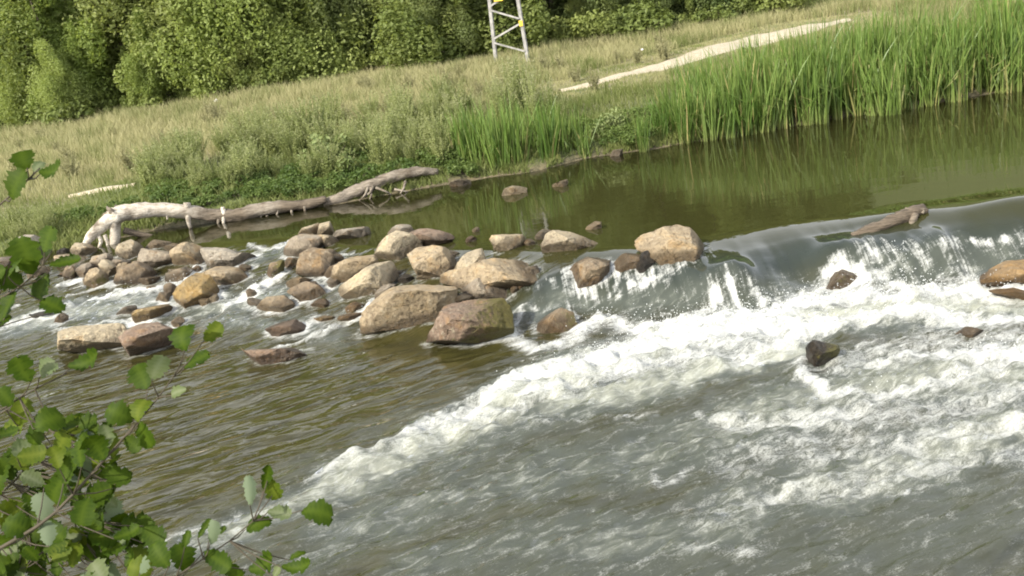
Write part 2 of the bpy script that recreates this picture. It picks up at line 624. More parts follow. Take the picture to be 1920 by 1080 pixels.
AER = [
    [(1930, 560, .5, 1), (1500, 600, .6, 1), (1250, 640, .6, 1), (1050, 700, .5, 1), (850, 800, .45, .95), (700, 880, .4, .85), (560, 940, .35, .7), (380, 1010, .35, .6)],
    [(1930, 700, .8, 0.72), (1600, 720, .7, 0.65), (1400, 800, .8, 0.61), (1200, 860, .7, 0.58), (950, 900, .6, 0.54), (750, 960, .5, 0.5), (550, 1050, .5, 0.4)],
    [(1930, 800, .5, 0.72), (1700, 870, .6, 0.68), (1450, 930, .55, 0.61), (1300, 1000, .5, 0.54), (1000, 1010, .5, 0.47), (800, 1060, .4, 0.43)],
    [(1960, 960, .8, .34), (1650, 1010, .8, .34), (1300, 1060, .8, .36), (900, 1080, .6, .36)], [(1250, 720, .4, .5), (1000, 790, .4, .5), (850, 880, .4, .45)],
    [(1480, 660, .3, .95), (1300, 705, .32, .95), (1120, 740, .3, .9), (960, 790, .26, .8), (820, 850, .22, .65), (680, 905, .2, .45)],
    [(930, 690, .35, .22), (740, 790, .35, .25), (520, 910, .4, .28), (350, 1010, .4, .25)],
    [(1300, 560, .3, .45), (1100, 560, .3, .5), (970, 590, .25, .5)], [(1900, 490, .3, .45), (1650, 510, .3, .5), (1400, 545, .3, .4)],
    [(640, 530, .3, .5), (450, 565, .45, .7), (250, 570, .45, .7), (60, 600, .5, .7)], [(650, 640, .25, .35), (450, 600, .3, .5), (200, 620, .3, .5)], [(560, 460, .3, .4), (480, 490, .3, .5)],
]
foam = paint(FOAM, .25)
foam = np.clip(foam - .02, 0, 2)
aer = np.clip(paint(AER, .5) * 1.04 - .04, 0, 1)
aer = aer * sstep(.08, -.25, Y - np.interp(X, CREST_X, CREST_Y))
t = weir_t(X, Y)
drop = np.exp(-((t - .62) / .28) ** 2) * sstep(-.5, .6, X)
wt = np.clip(foam * .9 + aer * .75, 0, 1)
ridge = 1 - np.abs(2 * fbm(U_ * 2.2, V_ * 4.2, seed=41, oct=4) - 1)
chop = fbm(U_ * 5.5 + 3, V_ * 9, seed=42, oct=4) - .5
big = fbm(U_ * 1.1, V_ * 2.0, seed=43, oct=3) - .5
flat = 1 - drop * .75
lower = np.where(X > .8, 1 - sstep(.20, .34, WB), 1 - sstep(.33, .44, WB))
Zw = WB + flat * wt * (.20 * (ridge - .72) + .13 * chop + .16 * big) + np.clip(foam - .35, 0, 1) * flat * (.17 * (fbm(X * 8, Y * 8, seed=44, oct=4) - .35))
# calm-water swell: trains of small waves across the lower pool
ph = (U_ * 3.0 + V_ * 6.6) + 7.0 * fbm(X * .8, Y * .8, seed=45, oct=3)
Zw += (1 - wt) * lower * (.008 * np.sin(ph * 1.6) * fbm(X * 1.3, Y * 1.3, seed=46) + .034 * (fbm(U_ * 1.2, V_ * 4.2, seed=47, oct=2) - .5))
Zw += (1 - lower) * .002 * (fbm(X * 1.6, Y * 3.2, seed=48, oct=3) - .5)
# water sheet smoothly grooved along the fall
Zw += drop * .030 * (fbm(X * 6.5 + .4 * Y, Y * .8, seed=49, oct=3) - .5) * 2
GZ = ground_z(X, Y)
keep = (GZ[Q].min(1) < Zw[Q].max(1) + .05)
Q = Q[keep]
wm = mesh_np('river_water', np.stack([X, Y, Zw], 1), quads=Q)
streak = fbm(X * 13 + 1.2 * Y, Y * 1.5, seed=50, oct=4)
foam_a = np.clip(foam * (.82 + .5 * (fbm(U_ * 1.3, V_ * 2.6, seed=52, oct=3) - .3)), 0, 1.4)
foam_a = np.where(drop > .25, np.clip(foam_a * 1.15, 0, 1.3) * np.clip(.05 + 3.2 * (streak - .28), 0, 1.5), foam_a)
attr(wm, 'foam', foam_a)
attr(wm, 'aer', np.clip(aer + (fbm(U_ * .8, V_ * 2, seed=51) - .5) * .5 * aer, 0, 1))
attr(wm, 'deep', np.clip(Zw - GZ, 0, 3))
attr(wm, 'fall', drop)
attr(wm, 'calm', (1 - np.clip(wt * 1.3 - .3, 0, 1)) * np.where(X > .8, sstep(.22, .38, WB), sstep(.35, .45, WB)))
attr(wm, 'fuv', np.stack([U_, V_, Zw * 1.0], 1))

m_water, N = new_mat('river_water')
fuv = N.at('fuv', 'Vector')
pos = N.pos()
foamA, aerA, deep, fallA, calm = N.at('foam'), N.at('aer'), N.at('deep'), N.at('fall'), N.at('calm')
st1 = N.mapping(fuv, (1.0, 2.6, 1.5))
wv = N.noise(st1, 5.0, 5, .6, .8)                 # foam patches
wf = N.noise(st1, 17.0, 5, .7, 1.2)               # lacy threads
web = N.math('SUBTRACT', 1.0, N.math('ABSOLUTE', N.math('MULTIPLY_ADD', wf, 2.6, -1.3)))
fine = N.noise(N.mapping(fuv, (1, 1.6, 1)), 70.0, 4, .7)
fs = N.math('ADD', N.math('MULTIPLY', foamA, 1.08), N.math('MULTIPLY_ADD', wv, 1.7, -.85))
fs = N.math('ADD', fs, N.math('MULTIPLY_ADD', web, .85, -.48))
fs = N.math('ADD', fs, N.math('MULTIPLY_ADD', fine, .9, -.45))
fst = N.noise(N.mapping(pos, (26, 2.2, 2.2)), 1.0, 4, .6)
fs = N.math('ADD', fs, N.math('MULTIPLY', fallA, N.math('MULTIPLY_ADD', fst, 2.4, -1.3)))
foamF = N.ramp(fs, .28, 1.30)
spk = N.math('ADD', N.math('MULTIPLY', aerA, .38), N.math('ADD', N.math('MULTIPLY_ADD', wv, 1.5, -.75), N.math('MULTIPLY_ADD', web, .5, -.25)))
foamF = N.math('MAXIMUM', foamF, N.math('MULTIPLY', N.ramp(spk, .42, .95, 0, .45), N.math('SUBTRACT', 1.0, N.math('MULTIPLY', fallA, .85))))
foamF = N.math('MULTIPLY', foamF, N.ramp(N.math('ADD', foamA, aerA), .08, .3))
# ripples
rip1 = N.noise(N.mapping(fuv, (1.0, 3.0, 0)), 1.9, 2, .4, .6)
rip2 = N.noise(N.mapping(fuv, (1.2, 2.6, 0)), 13.0, 3, .6, .5)
rip3 = N.noise(N.mapping(pos, (1, 2.2, 0)), 2.2, 3, .5)
rough_w = N.math('SUBTRACT', 1.0, N.math('MULTIPLY', calm, .99))
h = N.math('ADD', N.math('MULTIPLY', rip1, .062), N.math('MULTIPLY', rip2, .002))
h = N.math('MULTIPLY', h, rough_w)
h = N.math('ADD', h, N.math('MULTIPLY', N.math('MULTIPLY', rip3, calm), .0018))
h = N.math('ADD', h, N.math('MULTIPLY', N.math('MULTIPLY', wf, aerA), .016))
h = N.math('MULTIPLY', h, N.math('SUBTRACT', 1.0, N.math('MULTIPLY', fallA, .8)))
nrm = N.bump(h, 1.0, 1.0)
nrmf = N.bump(N.math('ADD', N.math('MULTIPLY', wf, .05), N.math('MULTIPLY', fine, .012)), 1.0, 1.0)
fres = N.n('Fresnel', IOR=1.46, Normal=nrm).outputs[0]
gl = N.n('BsdfGlossy', Color=(1, 1, 1), Roughness=N.math('MULTIPLY_ADD', aerA, .06, .02), Normal=nrm)
murk = N.math('MAXIMUM', N.ramp(deep, .0, .42, .10, .95, False), N.math('MULTIPLY', fallA, .9))
olive = N.n('BsdfDiffuse', Color=N.mix(fallA, N.mix(calm, N.mix(N.ramp(rip3, .3, .7), (.032, .030, .010), (.050, .045, .013)), (.034, .034, .010)), (.030, .037, .029)))
tr = N.n('BsdfTransparent', Color=(.78, .74, .55))
body = N.n('MixShader', _0=murk, _1=tr.outputs[0], _2=olive.outputs[0])
airc = N.mix(N.ramp(N.math('ADD', aerA, N.math('MULTIPLY_ADD', wv, .8, -.4)), .38, 1.15), (.064, .072, .057), (.40, .41, .33))
air = N.n('BsdfDiffuse', Color=airc, Normal=nrm)
body2 = N.n('MixShader', _0=N.ramp(aerA, .04, .5, 0, .96), _1=body.outputs[0], _2=air.outputs[0])
wat = N.n('MixShader', _0=fres, _1=body2.outputs[0], _2=gl.outputs[0])
fm = N.n('BsdfPrincipled', Base_Color=(.82, .83, .78), Roughness=.55, Normal=nrmf)
fm.inputs['Specular IOR Level'].default_value = .3
al = N.n('MixShader', _0=foamF, _1=wat.outputs[0], _2=fm.outputs[0])
N.out(al.outputs[0])
water = tag(obj('river_water', wm, m_water), kind='structure')

# spray thrown up along the white water
ico_v = np.array([(0, 0, 1), (.94, 0, -.33), (-.47, .82, -.33), (-.47, -.82, -.33)])
ico_t = np.array([(0, 1, 2), (0, 2, 3), (0, 3, 1), (1, 3, 2)])
m_spray, N = new_mat('spray_drops')
N.out(N.n('BsdfPrincipled', Base_Color=(.85, .87, .85), Roughness=.2).outputs[0])
w_p = np.clip(foam - .62, 0, 1) ** 1.2 * (np.abs(X) < 7)
w_p = w_p * sstep(9, 9.6, Y + .15 * X * 0) + w_p * .25
idx = rng.choice(len(X), 4200, p=w_p / w_p.sum())
sp = MB()
for i in idx:
    hgt = rng.exponential(.045) + .01
    s = rng.uniform(.002, .0075)
    sp.add(ico_v * s * rng.uniform(.7, 1.6, 3) + [X[i] + rng.normal(0, .04), Y[i] + rng.normal(0, .04), Zw[i] + hgt], ico_t)
tag(sp.build('spray', m_spray), 'fine white spray thrown up along the foot of the low fall', 'spray', kind='stuff')


def water_at(x, y):
    return float(water_base(x, y))


# ------------------------------------------------------------------ rocks
m_rock, N = new_mat('river_stone')
ob = N.pos()
tint = N.at('tint', 'Color')
wet, moss = N.at('wet'), N.at('moss')
n1 = N.noise(ob, 4.5, 5, .6, .4)
n2 = N.noise(ob, 17, 6, .65)
n3 = N.noise(ob, 70, 4, .7)
vor = N.n('TexVoronoi', Vector=N.mapping(N.n('VectorMath', _0=ob, _1=N.n('TexNoise', Vector=ob, Scale=6.0).outputs['Color']).outputs[0], (1, 1, 2.2), (.4, .3, .2)), Scale=3.5)
vor.feature = 'DISTANCE_TO_EDGE'
crack = N.ramp(N.math('ADD', vor.outputs['Distance'], N.math('MULTIPLY_ADD', n2, .16, -.08)), .0, .05)
c = N.mix(N.ramp(n1, .35, .68), N.mix(.5, tint, (.22, .18, .13)), tint)
lum = N.ramp(N.at('tint'), .08, .2)
c = N.mix(N.math('MULTIPLY', N.ramp(n2, .53, .73, 0, .62), lum), c, (.58, .51, .38))
c = N.mix(N.ramp(n2, .32, .46, .7, 0), c, (.12, .085, .05))
c = N.mix(N.math('MULTIPLY', N.ramp(n1, .52, .70), N.math('MULTIPLY', lum, .5)), c, (.36, .21, .075))
c = N.mix(N.math('MULTIPLY', N.math('SUBTRACT', 1, crack), .12), c, (.09, .07, .05))
wetf = N.ramp(N.math('ADD', wet, N.math('MULTIPLY_ADD', n2, .5, -.25)), .35, .75)
c = N.mix(N.math('MULTIPLY', wetf, .85), c, N.mix(.85, c, (.14, .11, .07), 'MULTIPLY'))
mf = N.ramp(N.math('ADD', moss, N.math('MULTIPLY_ADD', n2, 1.0, -.5)), .4, .75)
c = N.mix(N.math('MULTIPLY', mf, .9), c, N.mix(n3, (.06, .07, .012), (.17, .14, .03)))
hh = N.math('ADD', N.math('MULTIPLY', n2, .6), N.math('ADD', N.math('MULTIPLY', n3, .25), N.math('MULTIPLY', crack, .12)))
p = N.n('BsdfPrincipled', Base_Color=c, Roughness=N.ramp(wetf, 0, 1, .9, .35), Normal=N.bump(hh, 1.0, .10))
p.inputs['Specular IOR Level'].default_value = .35
N.out(p.outputs[0])

_ico = {}


def icosphere(sub):
    if sub in _ico:
        return _ico[sub]
    g = (1 + 5 ** .5) / 2
    v = [(-1, g, 0), (1, g, 0), (-1, -g, 0), (1, -g, 0), (0, -1, g), (0, 1, g), (0, -1, -g), (0, 1, -g), (g, 0, -1), (g, 0, 1), (-g, 0, -1), (-g, 0, 1)]
    f = [(0, 11, 5), (0, 5, 1), (0, 1, 7), (0, 7, 10), (0, 10, 11), (1, 5, 9), (5, 11, 4), (11, 10, 2), (10, 7, 6), (7, 1, 8),
         (3, 9, 4), (3, 4, 2), (3, 2, 6), (3, 6, 8), (3, 8, 9), (4, 9, 5), (2, 4, 11), (6, 2, 10), (8, 6, 7), (9, 8, 1)]
    v = [np.array(a, float) / np.linalg.norm(a) for a in v]
    for _ in range(sub):
        cache, nf = {}, []
        def mid(a, b):
            k = (min(a, b), max(a, b))
            if k not in cache:
                m = v[a] + v[b]
                v.append(m / np.linalg.norm(m))
                cache[k] = len(v) - 1
            return cache[k]
        for a, b, c_ in f:
            ab, bc, ca = mid(a, b), mid(b, c_), mid(c_, a)
            nf += [(a, ab, ca), (b, bc, ab), (c_, ca, bc), (ab, bc, ca)]
        f = nf
    _ico[sub] = (np.array(v), np.array(f))
    return _ico[sub]


TONES = {'cream': (.58, .485, .32), 'tan': (.50, .39, .24), 'grey': (.39, .33, .245), 'brown': (.31, .23, .14), 'yellow': (.43, .30, .12), 'pink': (.29, .20, .14),
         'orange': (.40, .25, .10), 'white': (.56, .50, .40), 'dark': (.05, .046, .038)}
ZOOM = {4: (0, 360, .3148), 5: (440, 380, .2963), 6: (880, 380, .2963), 7: (1400, 340, 1 / 3), 1: (0, 0, 1)}
rock_no = [0]


def rock(zm, poly, tone, label, moss=0.0, sink=0.0, depth=1.0, name='boulder', group='stones of the rock weir', zbase=None):
    """a stone whose outline from the camera's side follows the one given; it stands at its own distance and has full depth"""
    rock_no[0] += 1
    seed = 100 + rock_no[0]
    rg = np.random.default_rng(seed)
    ox, oy, s = ZOOM[zm]
    P = np.array([(ox + a * s, oy + b * s) for a, b in poly], float)
    # outline centroid
    x, y = P[:, 0], P[:, 1]
    x2, y2 = np.roll(x, -1), np.roll(y, -1)
    cr_ = x * y2 - x2 * y
    A = cr_.sum() / 2
    cx, cy = ((x + x2) * cr_).sum() / (6 * A), ((y + y2) * cr_).sum() / (6 * A)
    ib = np.argmax(P[:, 1] - .0 * P[:, 0])
    low = on_water(cx, P[ib, 1]) if zbase is None else at(cx, P[ib, 1], zbase)
    dist = (low - CAM) @ fw
    w, h = np.ptp(x) / F * dist, np.ptp(y) / F * dist
    D = .5 * depth * (.55 * w + .45 * h)
    dist = dist + D * .55
    C0 = at_dist(cx, cy, dist)
    # radius by angle
    TH = np.linspace(-math.pi, math.pi, 97)[:-1]
    Rr = np.zeros(96)
    for k, th in enumerate(TH):
        d = np.array([math.cos(th), -math.sin(th)])
        best = 0
        for i in range(len(P)):
            a, b = P[i] - (cx, cy), P[(i + 1) % len(P)] - (cx, cy)
            e = b - a
            den = d[0] * e[1] - d[1] * e[0]
            if abs(den) < 1e-9:
                continue
            tt = (a[0] * e[1] - a[1] * e[0]) / den
            uu = (a[0] * d[1] - a[1] * d[0]) / den
            if tt > 0 and -1e-6 <= uu <= 1 + 1e-6:
                best = max(best, tt)
        Rr[k] = best
    Rr = 1.18 * (np.roll(Rr, 1) + 5 * Rr + np.roll(Rr, -1)) / 7 / F * dist
    big_px = max(np.ptp(x), np.ptp(y))
    sub = 5 if big_px > 95 else 4 if big_px > 34 else 3
    v, f = icosphere(sub)
    a, b, c_ = v[:, 0], v[:, 1], v[:, 2]        # right, up, away
    th = np.arctan2(b, a)
    r = np.interp(th, np.append(TH, math.pi), np.append(Rr, Rr[0]))
    inpl = np.sqrt(np.clip(1 - c_ ** 2, 0, 1))
    q = inpl ** .58
    L = np.stack([np.cos(th) * r * q, np.sin(th) * r * q, np.sign(c_) * np.abs(c_) ** .8 * D], 1)
    # flat broken faces
    ext = np.array([w / 2, h / 2, D])
    nf = 11
    for k in range(nf):
        if k == 0:
            n = np.array([rg.normal(0, .25), .8, -.65])
        elif k == 1:
            n = np.array([-.75 + rg.normal(0, .15), rg.normal(0, .2), -.65])
        elif k == 2:
            n = np.array([.75 + rg.normal(0, .15), rg.normal(-.1, .2), -.65])
        elif k == 3:
            n = np.array([rg.normal(0, .4), -.55, -.8])
        else:
            n = rg.normal(0, 1, 3)
            n[2] = -abs(n[2]) * .8
        n = n / np.linalg.norm(n)
        ns = n / ext
        nl = np.linalg.norm(ns)
        ns = ns / nl
        sup = np.quantile(L @ ns, .995)
        lim = sup * rg.uniform(.54, .82)
        over = np.clip(L @ ns - lim, 0, None)
        edge = rg.uniform(.93, 1.0)
        L = L - np.outer(over * edge, ns)
    sz = (w + h) / 2
    fq = 2.6 / sz
    nrm = v / np.linalg.norm(v / ext, axis=1)[:, None]
    W0 = L * fq + seed * 3.7
    dn = (fbm(W0[:, 0], W0[:, 1], W0[:, 2], seed, 4, .5) - .5) * .22 + (np.abs(fbm(W0[:, 0] * 2.3, W0[:, 1] * 2.3, W0[:, 2] * 2.3, seed + 9, 4, .55) - .5)) * -.34 + (fbm(W0[:, 0] * 5, W0[:, 1] * 5, W0[:, 2] * 5, seed + 4, 3, .6) - .5) * .10
    L = L * (1 + dn[:, None] * np.array([.5, .5, 1.0]) + .03)
    # root the stone in the bed
    Wd = C0 + np.outer(L[:, 0], RV) + np.outer(L[:, 1], UV) + np.outer(L[:, 2], fw)
    wl = water_base(Wd[:, 0], Wd[:, 1])
    zmin = Wd[:, 2].min()
    foot = min(low[2], float(water_base(C0[0], C0[1]))) - .12
    if zmin > foot:
        k = sstep(C0[2] - .0, zmin, Wd[:, 2])
        Wd[:, 2] -= k * (zmin - foot)
    Wd[:, 2] -= sink
    base = np.array([C0[0], C0[1], Wd[:, 2].min()])
    ROCK_PTS.append(Wd[np.abs(Wd[:, 2] - wl) < .05])
    me = mesh_np(name, Wd - base, tris=f)
    T = np.array(TONES[tone]) * rg.uniform(.9, 1.1)
    pos = Wd * 3.1 + seed
    tn = fbm(pos[:, 0], pos[:, 1], pos[:, 2], seed, 3)
    attr(me, 'tint', T[None, :] * (.85 + .3 * tn)[:, None])
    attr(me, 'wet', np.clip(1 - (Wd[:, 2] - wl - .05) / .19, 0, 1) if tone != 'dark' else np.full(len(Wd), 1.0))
    mo = np.zeros(len(Wd))
    if moss:
        mo = moss * (.55 + .45 * (L[:, 0] / (w / 2)))
    mo += .30 * np.clip(1 - np.abs(Wd[:, 2] - wl - .09) / .09, 0, 1) * (fbm(pos[:, 0] * .6, pos[:, 1] * .6, seed=77) > .5)
    attr(me, 'moss', mo)
    o = obj(name, me, m_rock)
    o.location = base
    tag(o, label, 'boulder' if big_px > 60 else 'rock', group)
    if big_px <= 60:
        o.name = 'rock'
    return o


ROCK_PTS = []
ROCKS = [
    (5, [(355, 215), (430, 160), (510, 130), (530, 165), (490, 205), (400, 228)], 'cream', 'small cream slab leaning at the left end of the pale cluster by the quiet pool', 0),
    (5, [(490, 210), (530, 130), (590, 115), (640, 150), (640, 190), (590, 215)], 'cream', 'small rounded cream rock topping the pale cluster at the edge of the quiet pool', 0),
    (5, [(620, 215), (650, 180), (720, 150), (860, 145), (875, 160), (800, 200), (670, 237)], 'white', 'long flat pale slab pointing right beside the pale cluster at the pool edge', 0),
    (5, [(530, 215), (590, 200), (665, 235), (640, 270), (575, 278)], 'cream', 'small cream rock tucked under the left end of the long flat pale slab', 0),
    (5, [(305, 320), (335, 235), (430, 205), (530, 215), (570, 260), (560, 300), (440, 320), (340, 355)], 'grey', 'grey-brown block just below the small cream cluster', 0),
    (5, [(405, 440), (430, 330), (500, 295), (570, 310), (655, 380), (630, 470), (520, 488)], 'brown', 'squarish brown boulder with an ochre stain along its lower right edge', 0),
    (5, [(180, 480), (215, 390), (290, 370), (322, 390), (290, 440)], 'brown', 'low rock covered in green moss left of the squarish brown boulder', .95),
    (5, [(312, 385), (340, 350), (430, 345), (415, 400), (330, 408)], 'brown', 'small mossy rock under the grey-brown block', .7),
    (5, [(620, 460), (640, 400), (760, 345), (850, 335), (885, 385), (840, 430), (720, 490), (655, 527)], 'tan', 'smooth rounded brown boulder leaning left of the big pale boulder', 0),
    (5, [(658, 540), (740, 490), (900, 380), (980, 370), (1030, 400), (1030, 460), (960, 510), (880, 580), (850, 627), (760, 612), (700, 580)], 'cream', 'long tilted cream boulder rising to the right in the middle of the pile', 0),
    (5, [(848, 280), (870, 210), (940, 180), (1050, 195), (1150, 230), (1165, 290), (1110, 350), (1060, 395), (930, 385), (880, 370)], 'cream', 'big pale rounded boulder at the top of the pile, grey on its right side', 0),
    (5, [(960, 190), (1040, 135), (1090, 130), (1125, 180), (1110, 220), (1040, 215)], 'white', 'small whitish peaked rock behind the big pale boulder', 0),
    (5, [(1100, 235), (1130, 150), (1180, 165), (1280, 180), (1370, 210), (1340, 260), (1270, 288), (1170, 268)], 'pink', 'long pinkish tan rock reaching right behind the big pale boulder', 0),
    (5, [(1078, 430), (1100, 345), (1150, 295), (1260, 285), (1330, 310), (1400, 370), (1370, 440), (1320, 505), (1240, 512), (1130, 497)], 'tan', 'chunky tan boulder with a flat lit top, right of the big pale boulder', 0),
    (5, [(1355, 490), (1390, 400), (1470, 330), (1570, 290), (1620, 310), (1620, 420), (1500, 475), (1400, 525)], 'cream', 'cream cracked boulder sloping up right behind the broad orange-patched boulder', 0),
    (5, [(815, 740), (880, 660), (960, 570), (1050, 505), (1210, 490), (1350, 545), (1340, 640), (1290, 725), (1180, 805), (1020, 835), (840, 852)], 'tan', 'largest flat-topped slab in the pile with a dark hollow under its right end', 0),
    (5, [(890, 650), (900, 560), (940, 525), (1030, 515), (990, 590)], 'grey', 'small greyish rock wedged behind the left end of the largest slab', 0),
    (6, [(-190, 520), (-120, 440), (0, 430), (110, 380), (190, 375), (310, 380), (440, 420), (492, 470), (480, 540), (430, 582), (340, 592), (200, 600), (-60, 560)], 'tan', 'broad boulder with a bright orange patch at its right end beside the falling water', .1),
    (6, [(-150, 590), (-110, 520), (0, 480), (100, 468), (170, 500), (270, 560), (345, 602), (290, 632), (0, 642), (-120, 640)], 'grey', 'smooth grey-brown boulder lying in front of the orange-patched one, dark below', 0),
    (5, [(1330, 600), (1420, 565), (1500, 600), (1500, 640), (1400, 682), (1340, 684)], 'tan', 'small tan rock wedged between the largest slab and the mossy boulder', 0),
    (5, [(1190, 900), (1290, 790), (1350, 680), (1450, 640), (1560, 620), (1680, 630), (1722, 700), (1722, 830), (1600, 900), (1430, 947), (1250, 942)], 'pink', 'reddish brown boulder with green moss on its right side, lowest of the pile', .85),
    (5, [(100, 690), (200, 605), (300, 595), (362, 640), (350, 672), (220, 705)], 'tan', 'tan rock with a flat sunlit top standing alone in the riffle', 0),
    (5, [(335, 600), (360, 550), (440, 505), (520, 530), (572, 580), (500, 612), (390, 634)], 'brown', 'rounded brown rock in the riffle below the squarish brown boulder', 0),
    (5, [(330, 515), (360, 475), (440, 465), (492, 490), (440, 512), (370, 542)], 'tan', 'small tan rock behind the rounded brown one in the riffle', 0),
    (5, [(205, 800), (280, 745), (380, 745), (462, 790), (420, 832), (280, 855)], 'pink', 'low rounded brown rock awash in shallow water near the middle of the pool', 0),
    (5, [(10, 985), (100, 940), (300, 930), (452, 920), (400, 985), (150, 1035)], 'pink', 'long flat pinkish rock awash in the pool, nearest to the camera', 0),
    (5, [(488, 732), (560, 715), (640, 725), (640, 756), (520, 757)], 'yellow', 'flat yellowish stone, left of a pair just left of the largest slab', 0),
    (5, [(630, 745), (650, 720), (720, 703), (805, 698), (785, 735), (700, 755)], 'orange', 'thin ochre stone, right of a pair just left of the largest slab', 0),
    (5, [(710, 665), (760, 620), (832, 650), (800, 692), (720, 694)], 'orange', 'small orange stone under the water left of the largest slab', 0),
    (5, [(1028, 475), (1080, 445), (1132, 480), (1100, 512), (1030, 517)], 'dark', 'small black wet rock in the gap below the chunky tan boulder', 0),
    (5, [(478, 645), (540, 600), (612, 630), (580, 664)], 'brown', 'small brown stone half under water right of the rounded brown rock', 0),
    (6, [(-40, 230), (-5, 205), (40, 225), (20, 252), (-30, 250)], 'pink', 'tiny pinkish stone left of the pale rocks in the quiet run', 0),
    (6, [(120, 292), (150, 210), (220, 185), (300, 190), (372, 245), (370, 280), (270, 293), (150, 312)], 'cream', 'pale lumpy rock standing in the smooth run, left of two', 0),
    (6, [(405, 222), (470, 165), (532, 180), (490, 232), (420, 238)], 'grey', 'small grey pointed rock behind the pale rock with a low right tail', 0),
    (6, [(480, 270), (510, 195), (570, 170), (650, 185), (740, 235), (832, 255), (820, 280), (650, 303), (560, 327), (490, 302)], 'cream', 'pale rock in the smooth run with a long low orange tail to the right', 0),
    (6, [(740, 152), (800, 120), (852, 125), (832, 167), (760, 172)], 'tan', 'small tan stone breaking the quiet water behind the pale rock with a tail', 0),
    (6, [(8, 183), (40, 150), (67, 165), (50, 187)], 'tan', 'tiny tan stone alone in the olive water right of the pile', 0),
    (6, [(608, 522), (620, 440), (720, 370), (820, 335), (890, 370), (942, 440), (930, 512), (800, 547), (650, 548)], 'brown', 'brown boulder with a lit peak between two thin falls', .25),
    (6, [(908, 392), (950, 315), (1010, 310), (1080, 330), (1132, 380), (1110, 432), (1000, 443)], 'brown', 'small brown rock with a mossy cap left of the big ochre boulder', .3),
    (6, [(1060, 422), (1090, 330), (1140, 310), (1182, 370), (1150, 432), (1080, 453)], 'dark', 'dark wet rock under the left side of the big ochre boulder', 0),
    (6, [(1066, 235), (1090, 210), (1200, 180), (1330, 143), (1400, 175), (1472, 205), (1482, 280), (1440, 350), (1350, 417), (1250, 423), (1200, 362), (1100, 292)], 'tan', 'big ochre boulder standing alone at the right end of the weir', .12),
    (6, [(418, 825), (430, 760), (490, 670), (560, 655), (642, 680), (662, 760), (560, 834), (470, 830)], 'brown', 'wet brown and dark green rock with water pouring round it below the fall', .6),
    (7, [(400, 575), (430, 500), (540, 445), (640, 430), (700, 470), (690, 560), (560, 600)], 'brown', 'wet brown stone showing through the right-hand fall', .6),
    (7, [(1363, 530), (1400, 480), (1540, 415), (1640, 400), (1700, 440), (1700, 600), (1560, 614), (1450, 608), (1370, 592)], 'orange', 'rusty orange boulder beside the right-hand fall, cut by the edge of the photo', .1),
    (7, [(1390, 612), (1530, 600), (1640, 610), (1600, 662), (1470, 663)], 'orange', 'low wet orange stone in front of the rusty orange boulder', 0),
    (7, [(333, 990), (360, 920), (420, 883), (492, 893), (522, 940), (470, 1003), (370, 1043)], 'dark', 'dark mossy rock alone in the white water', .6),
    (7, [(1178, 845), (1250, 790), (1332, 820), (1320, 872), (1230, 874)], 'brown', 'brown stone awash in the foam right of the dark mossy rock', .2),
    (4, [(1188, 430), (1200, 360), (1270, 315), (1340, 330), (1460, 330), (1502, 380), (1490, 430), (1420, 472), (1320, 445), (1230, 463)], 'white', 'big rock with a bright white left face at the right end of the left group', 0),
    (4, [(1180, 495), (1220, 450), (1320, 425), (1390, 450), (1457, 515), (1420, 552), (1310, 577), (1260, 545)], 'tan', 'olive tan rock below the white-faced one', .25),
    (4, [(1028, 650), (1080, 570), (1160, 490), (1230, 500), (1282, 580), (1270, 612), (1190, 662), (1110, 693), (1050, 688)], 'yellow', 'yellow ochre rock pointing up right in the riffle', 0),
    (4, [(1013, 430), (1030, 350), (1080, 310), (1160, 310), (1252, 330), (1200, 405), (1060, 453)], 'tan', 'tan rock left of the white-faced one with a long flat right end', 0),
    (4, [(778, 385), (830, 345), (940, 335), (1020, 360), (1012, 440), (920, 463), (800, 415)], 'grey', 'broad grey rock in the middle of the left group', 0),
    (4, [(965, 345), (1020, 303), (1082, 318), (1030, 362)], 'tan', 'small tan rock behind the broad grey one, under the log', 0),
    (4, [(668, 405), (700, 330), (770, 290), (842, 320), (842, 350), (770, 395)], 'cream', 'pale wedge-shaped rock leaning at the foot of the log end', 0),
    (4, [(865, 335), (910, 280), (1012, 300), (970, 340)], 'tan', 'low tan rock behind the broad grey one, nearest to the shaded bank', 0),
    (4, [(653, 572), (720, 470), (790, 420), (880, 430), (922, 490), (850, 533), (740, 562)], 'brown', 'large brown rock with a sloping top below the broad grey one', 0),
    (4, [(493, 548), (520, 480), (570, 460), (622, 490), (627, 540), (560, 577)], 'tan', 'upright tan rock with an olive moss patch at the edge of the riffle', .45),
    (4, [(583, 472), (600, 410), (650, 405), (702, 440), (680, 482), (620, 507)], 'cream', 'small pale blocky rock right of the one with the olive moss patch', 0),
    (4, [(518, 455), (560, 390), (632, 370), (662, 400), (610, 425), (560, 472)], 'grey', 'grey slanting rock above the one with the olive moss patch', 0),
    (4, [(688, 485), (710, 430), (762, 420), (762, 462), (710, 503)], 'tan', 'little tan rock against the left side of the large brown rock', 0),
    (4, [(818, 555), (850, 510), (942, 500), (962, 522), (900, 553)], 'brown', 'low brown stone at the water right of the large brown rock', 0),
    (4, [(948, 535), (1000, 460), (1080, 440), (1132, 460), (1110, 503), (1000, 543)], 'grey', 'dark grey wet rock left of the white trickle in the left group', 0),
    (4, [(403, 375), (430, 310), (510, 310), (562, 340), (530, 383), (440, 393)], 'cream', 'cream rock under the pale root of the log', 0),
    (4, [(298, 425), (310, 370), (360, 360), (440, 380), (522, 390), (500, 443), (400, 435)], 'cream', 'pale flat rock left of the cream one under the pale root', 0),
    (4, [(135, 520), (170, 460), (270, 430), (292, 450), (200, 510)], 'cream', 'cream slab behind the alder leaves at the left shore', 0),
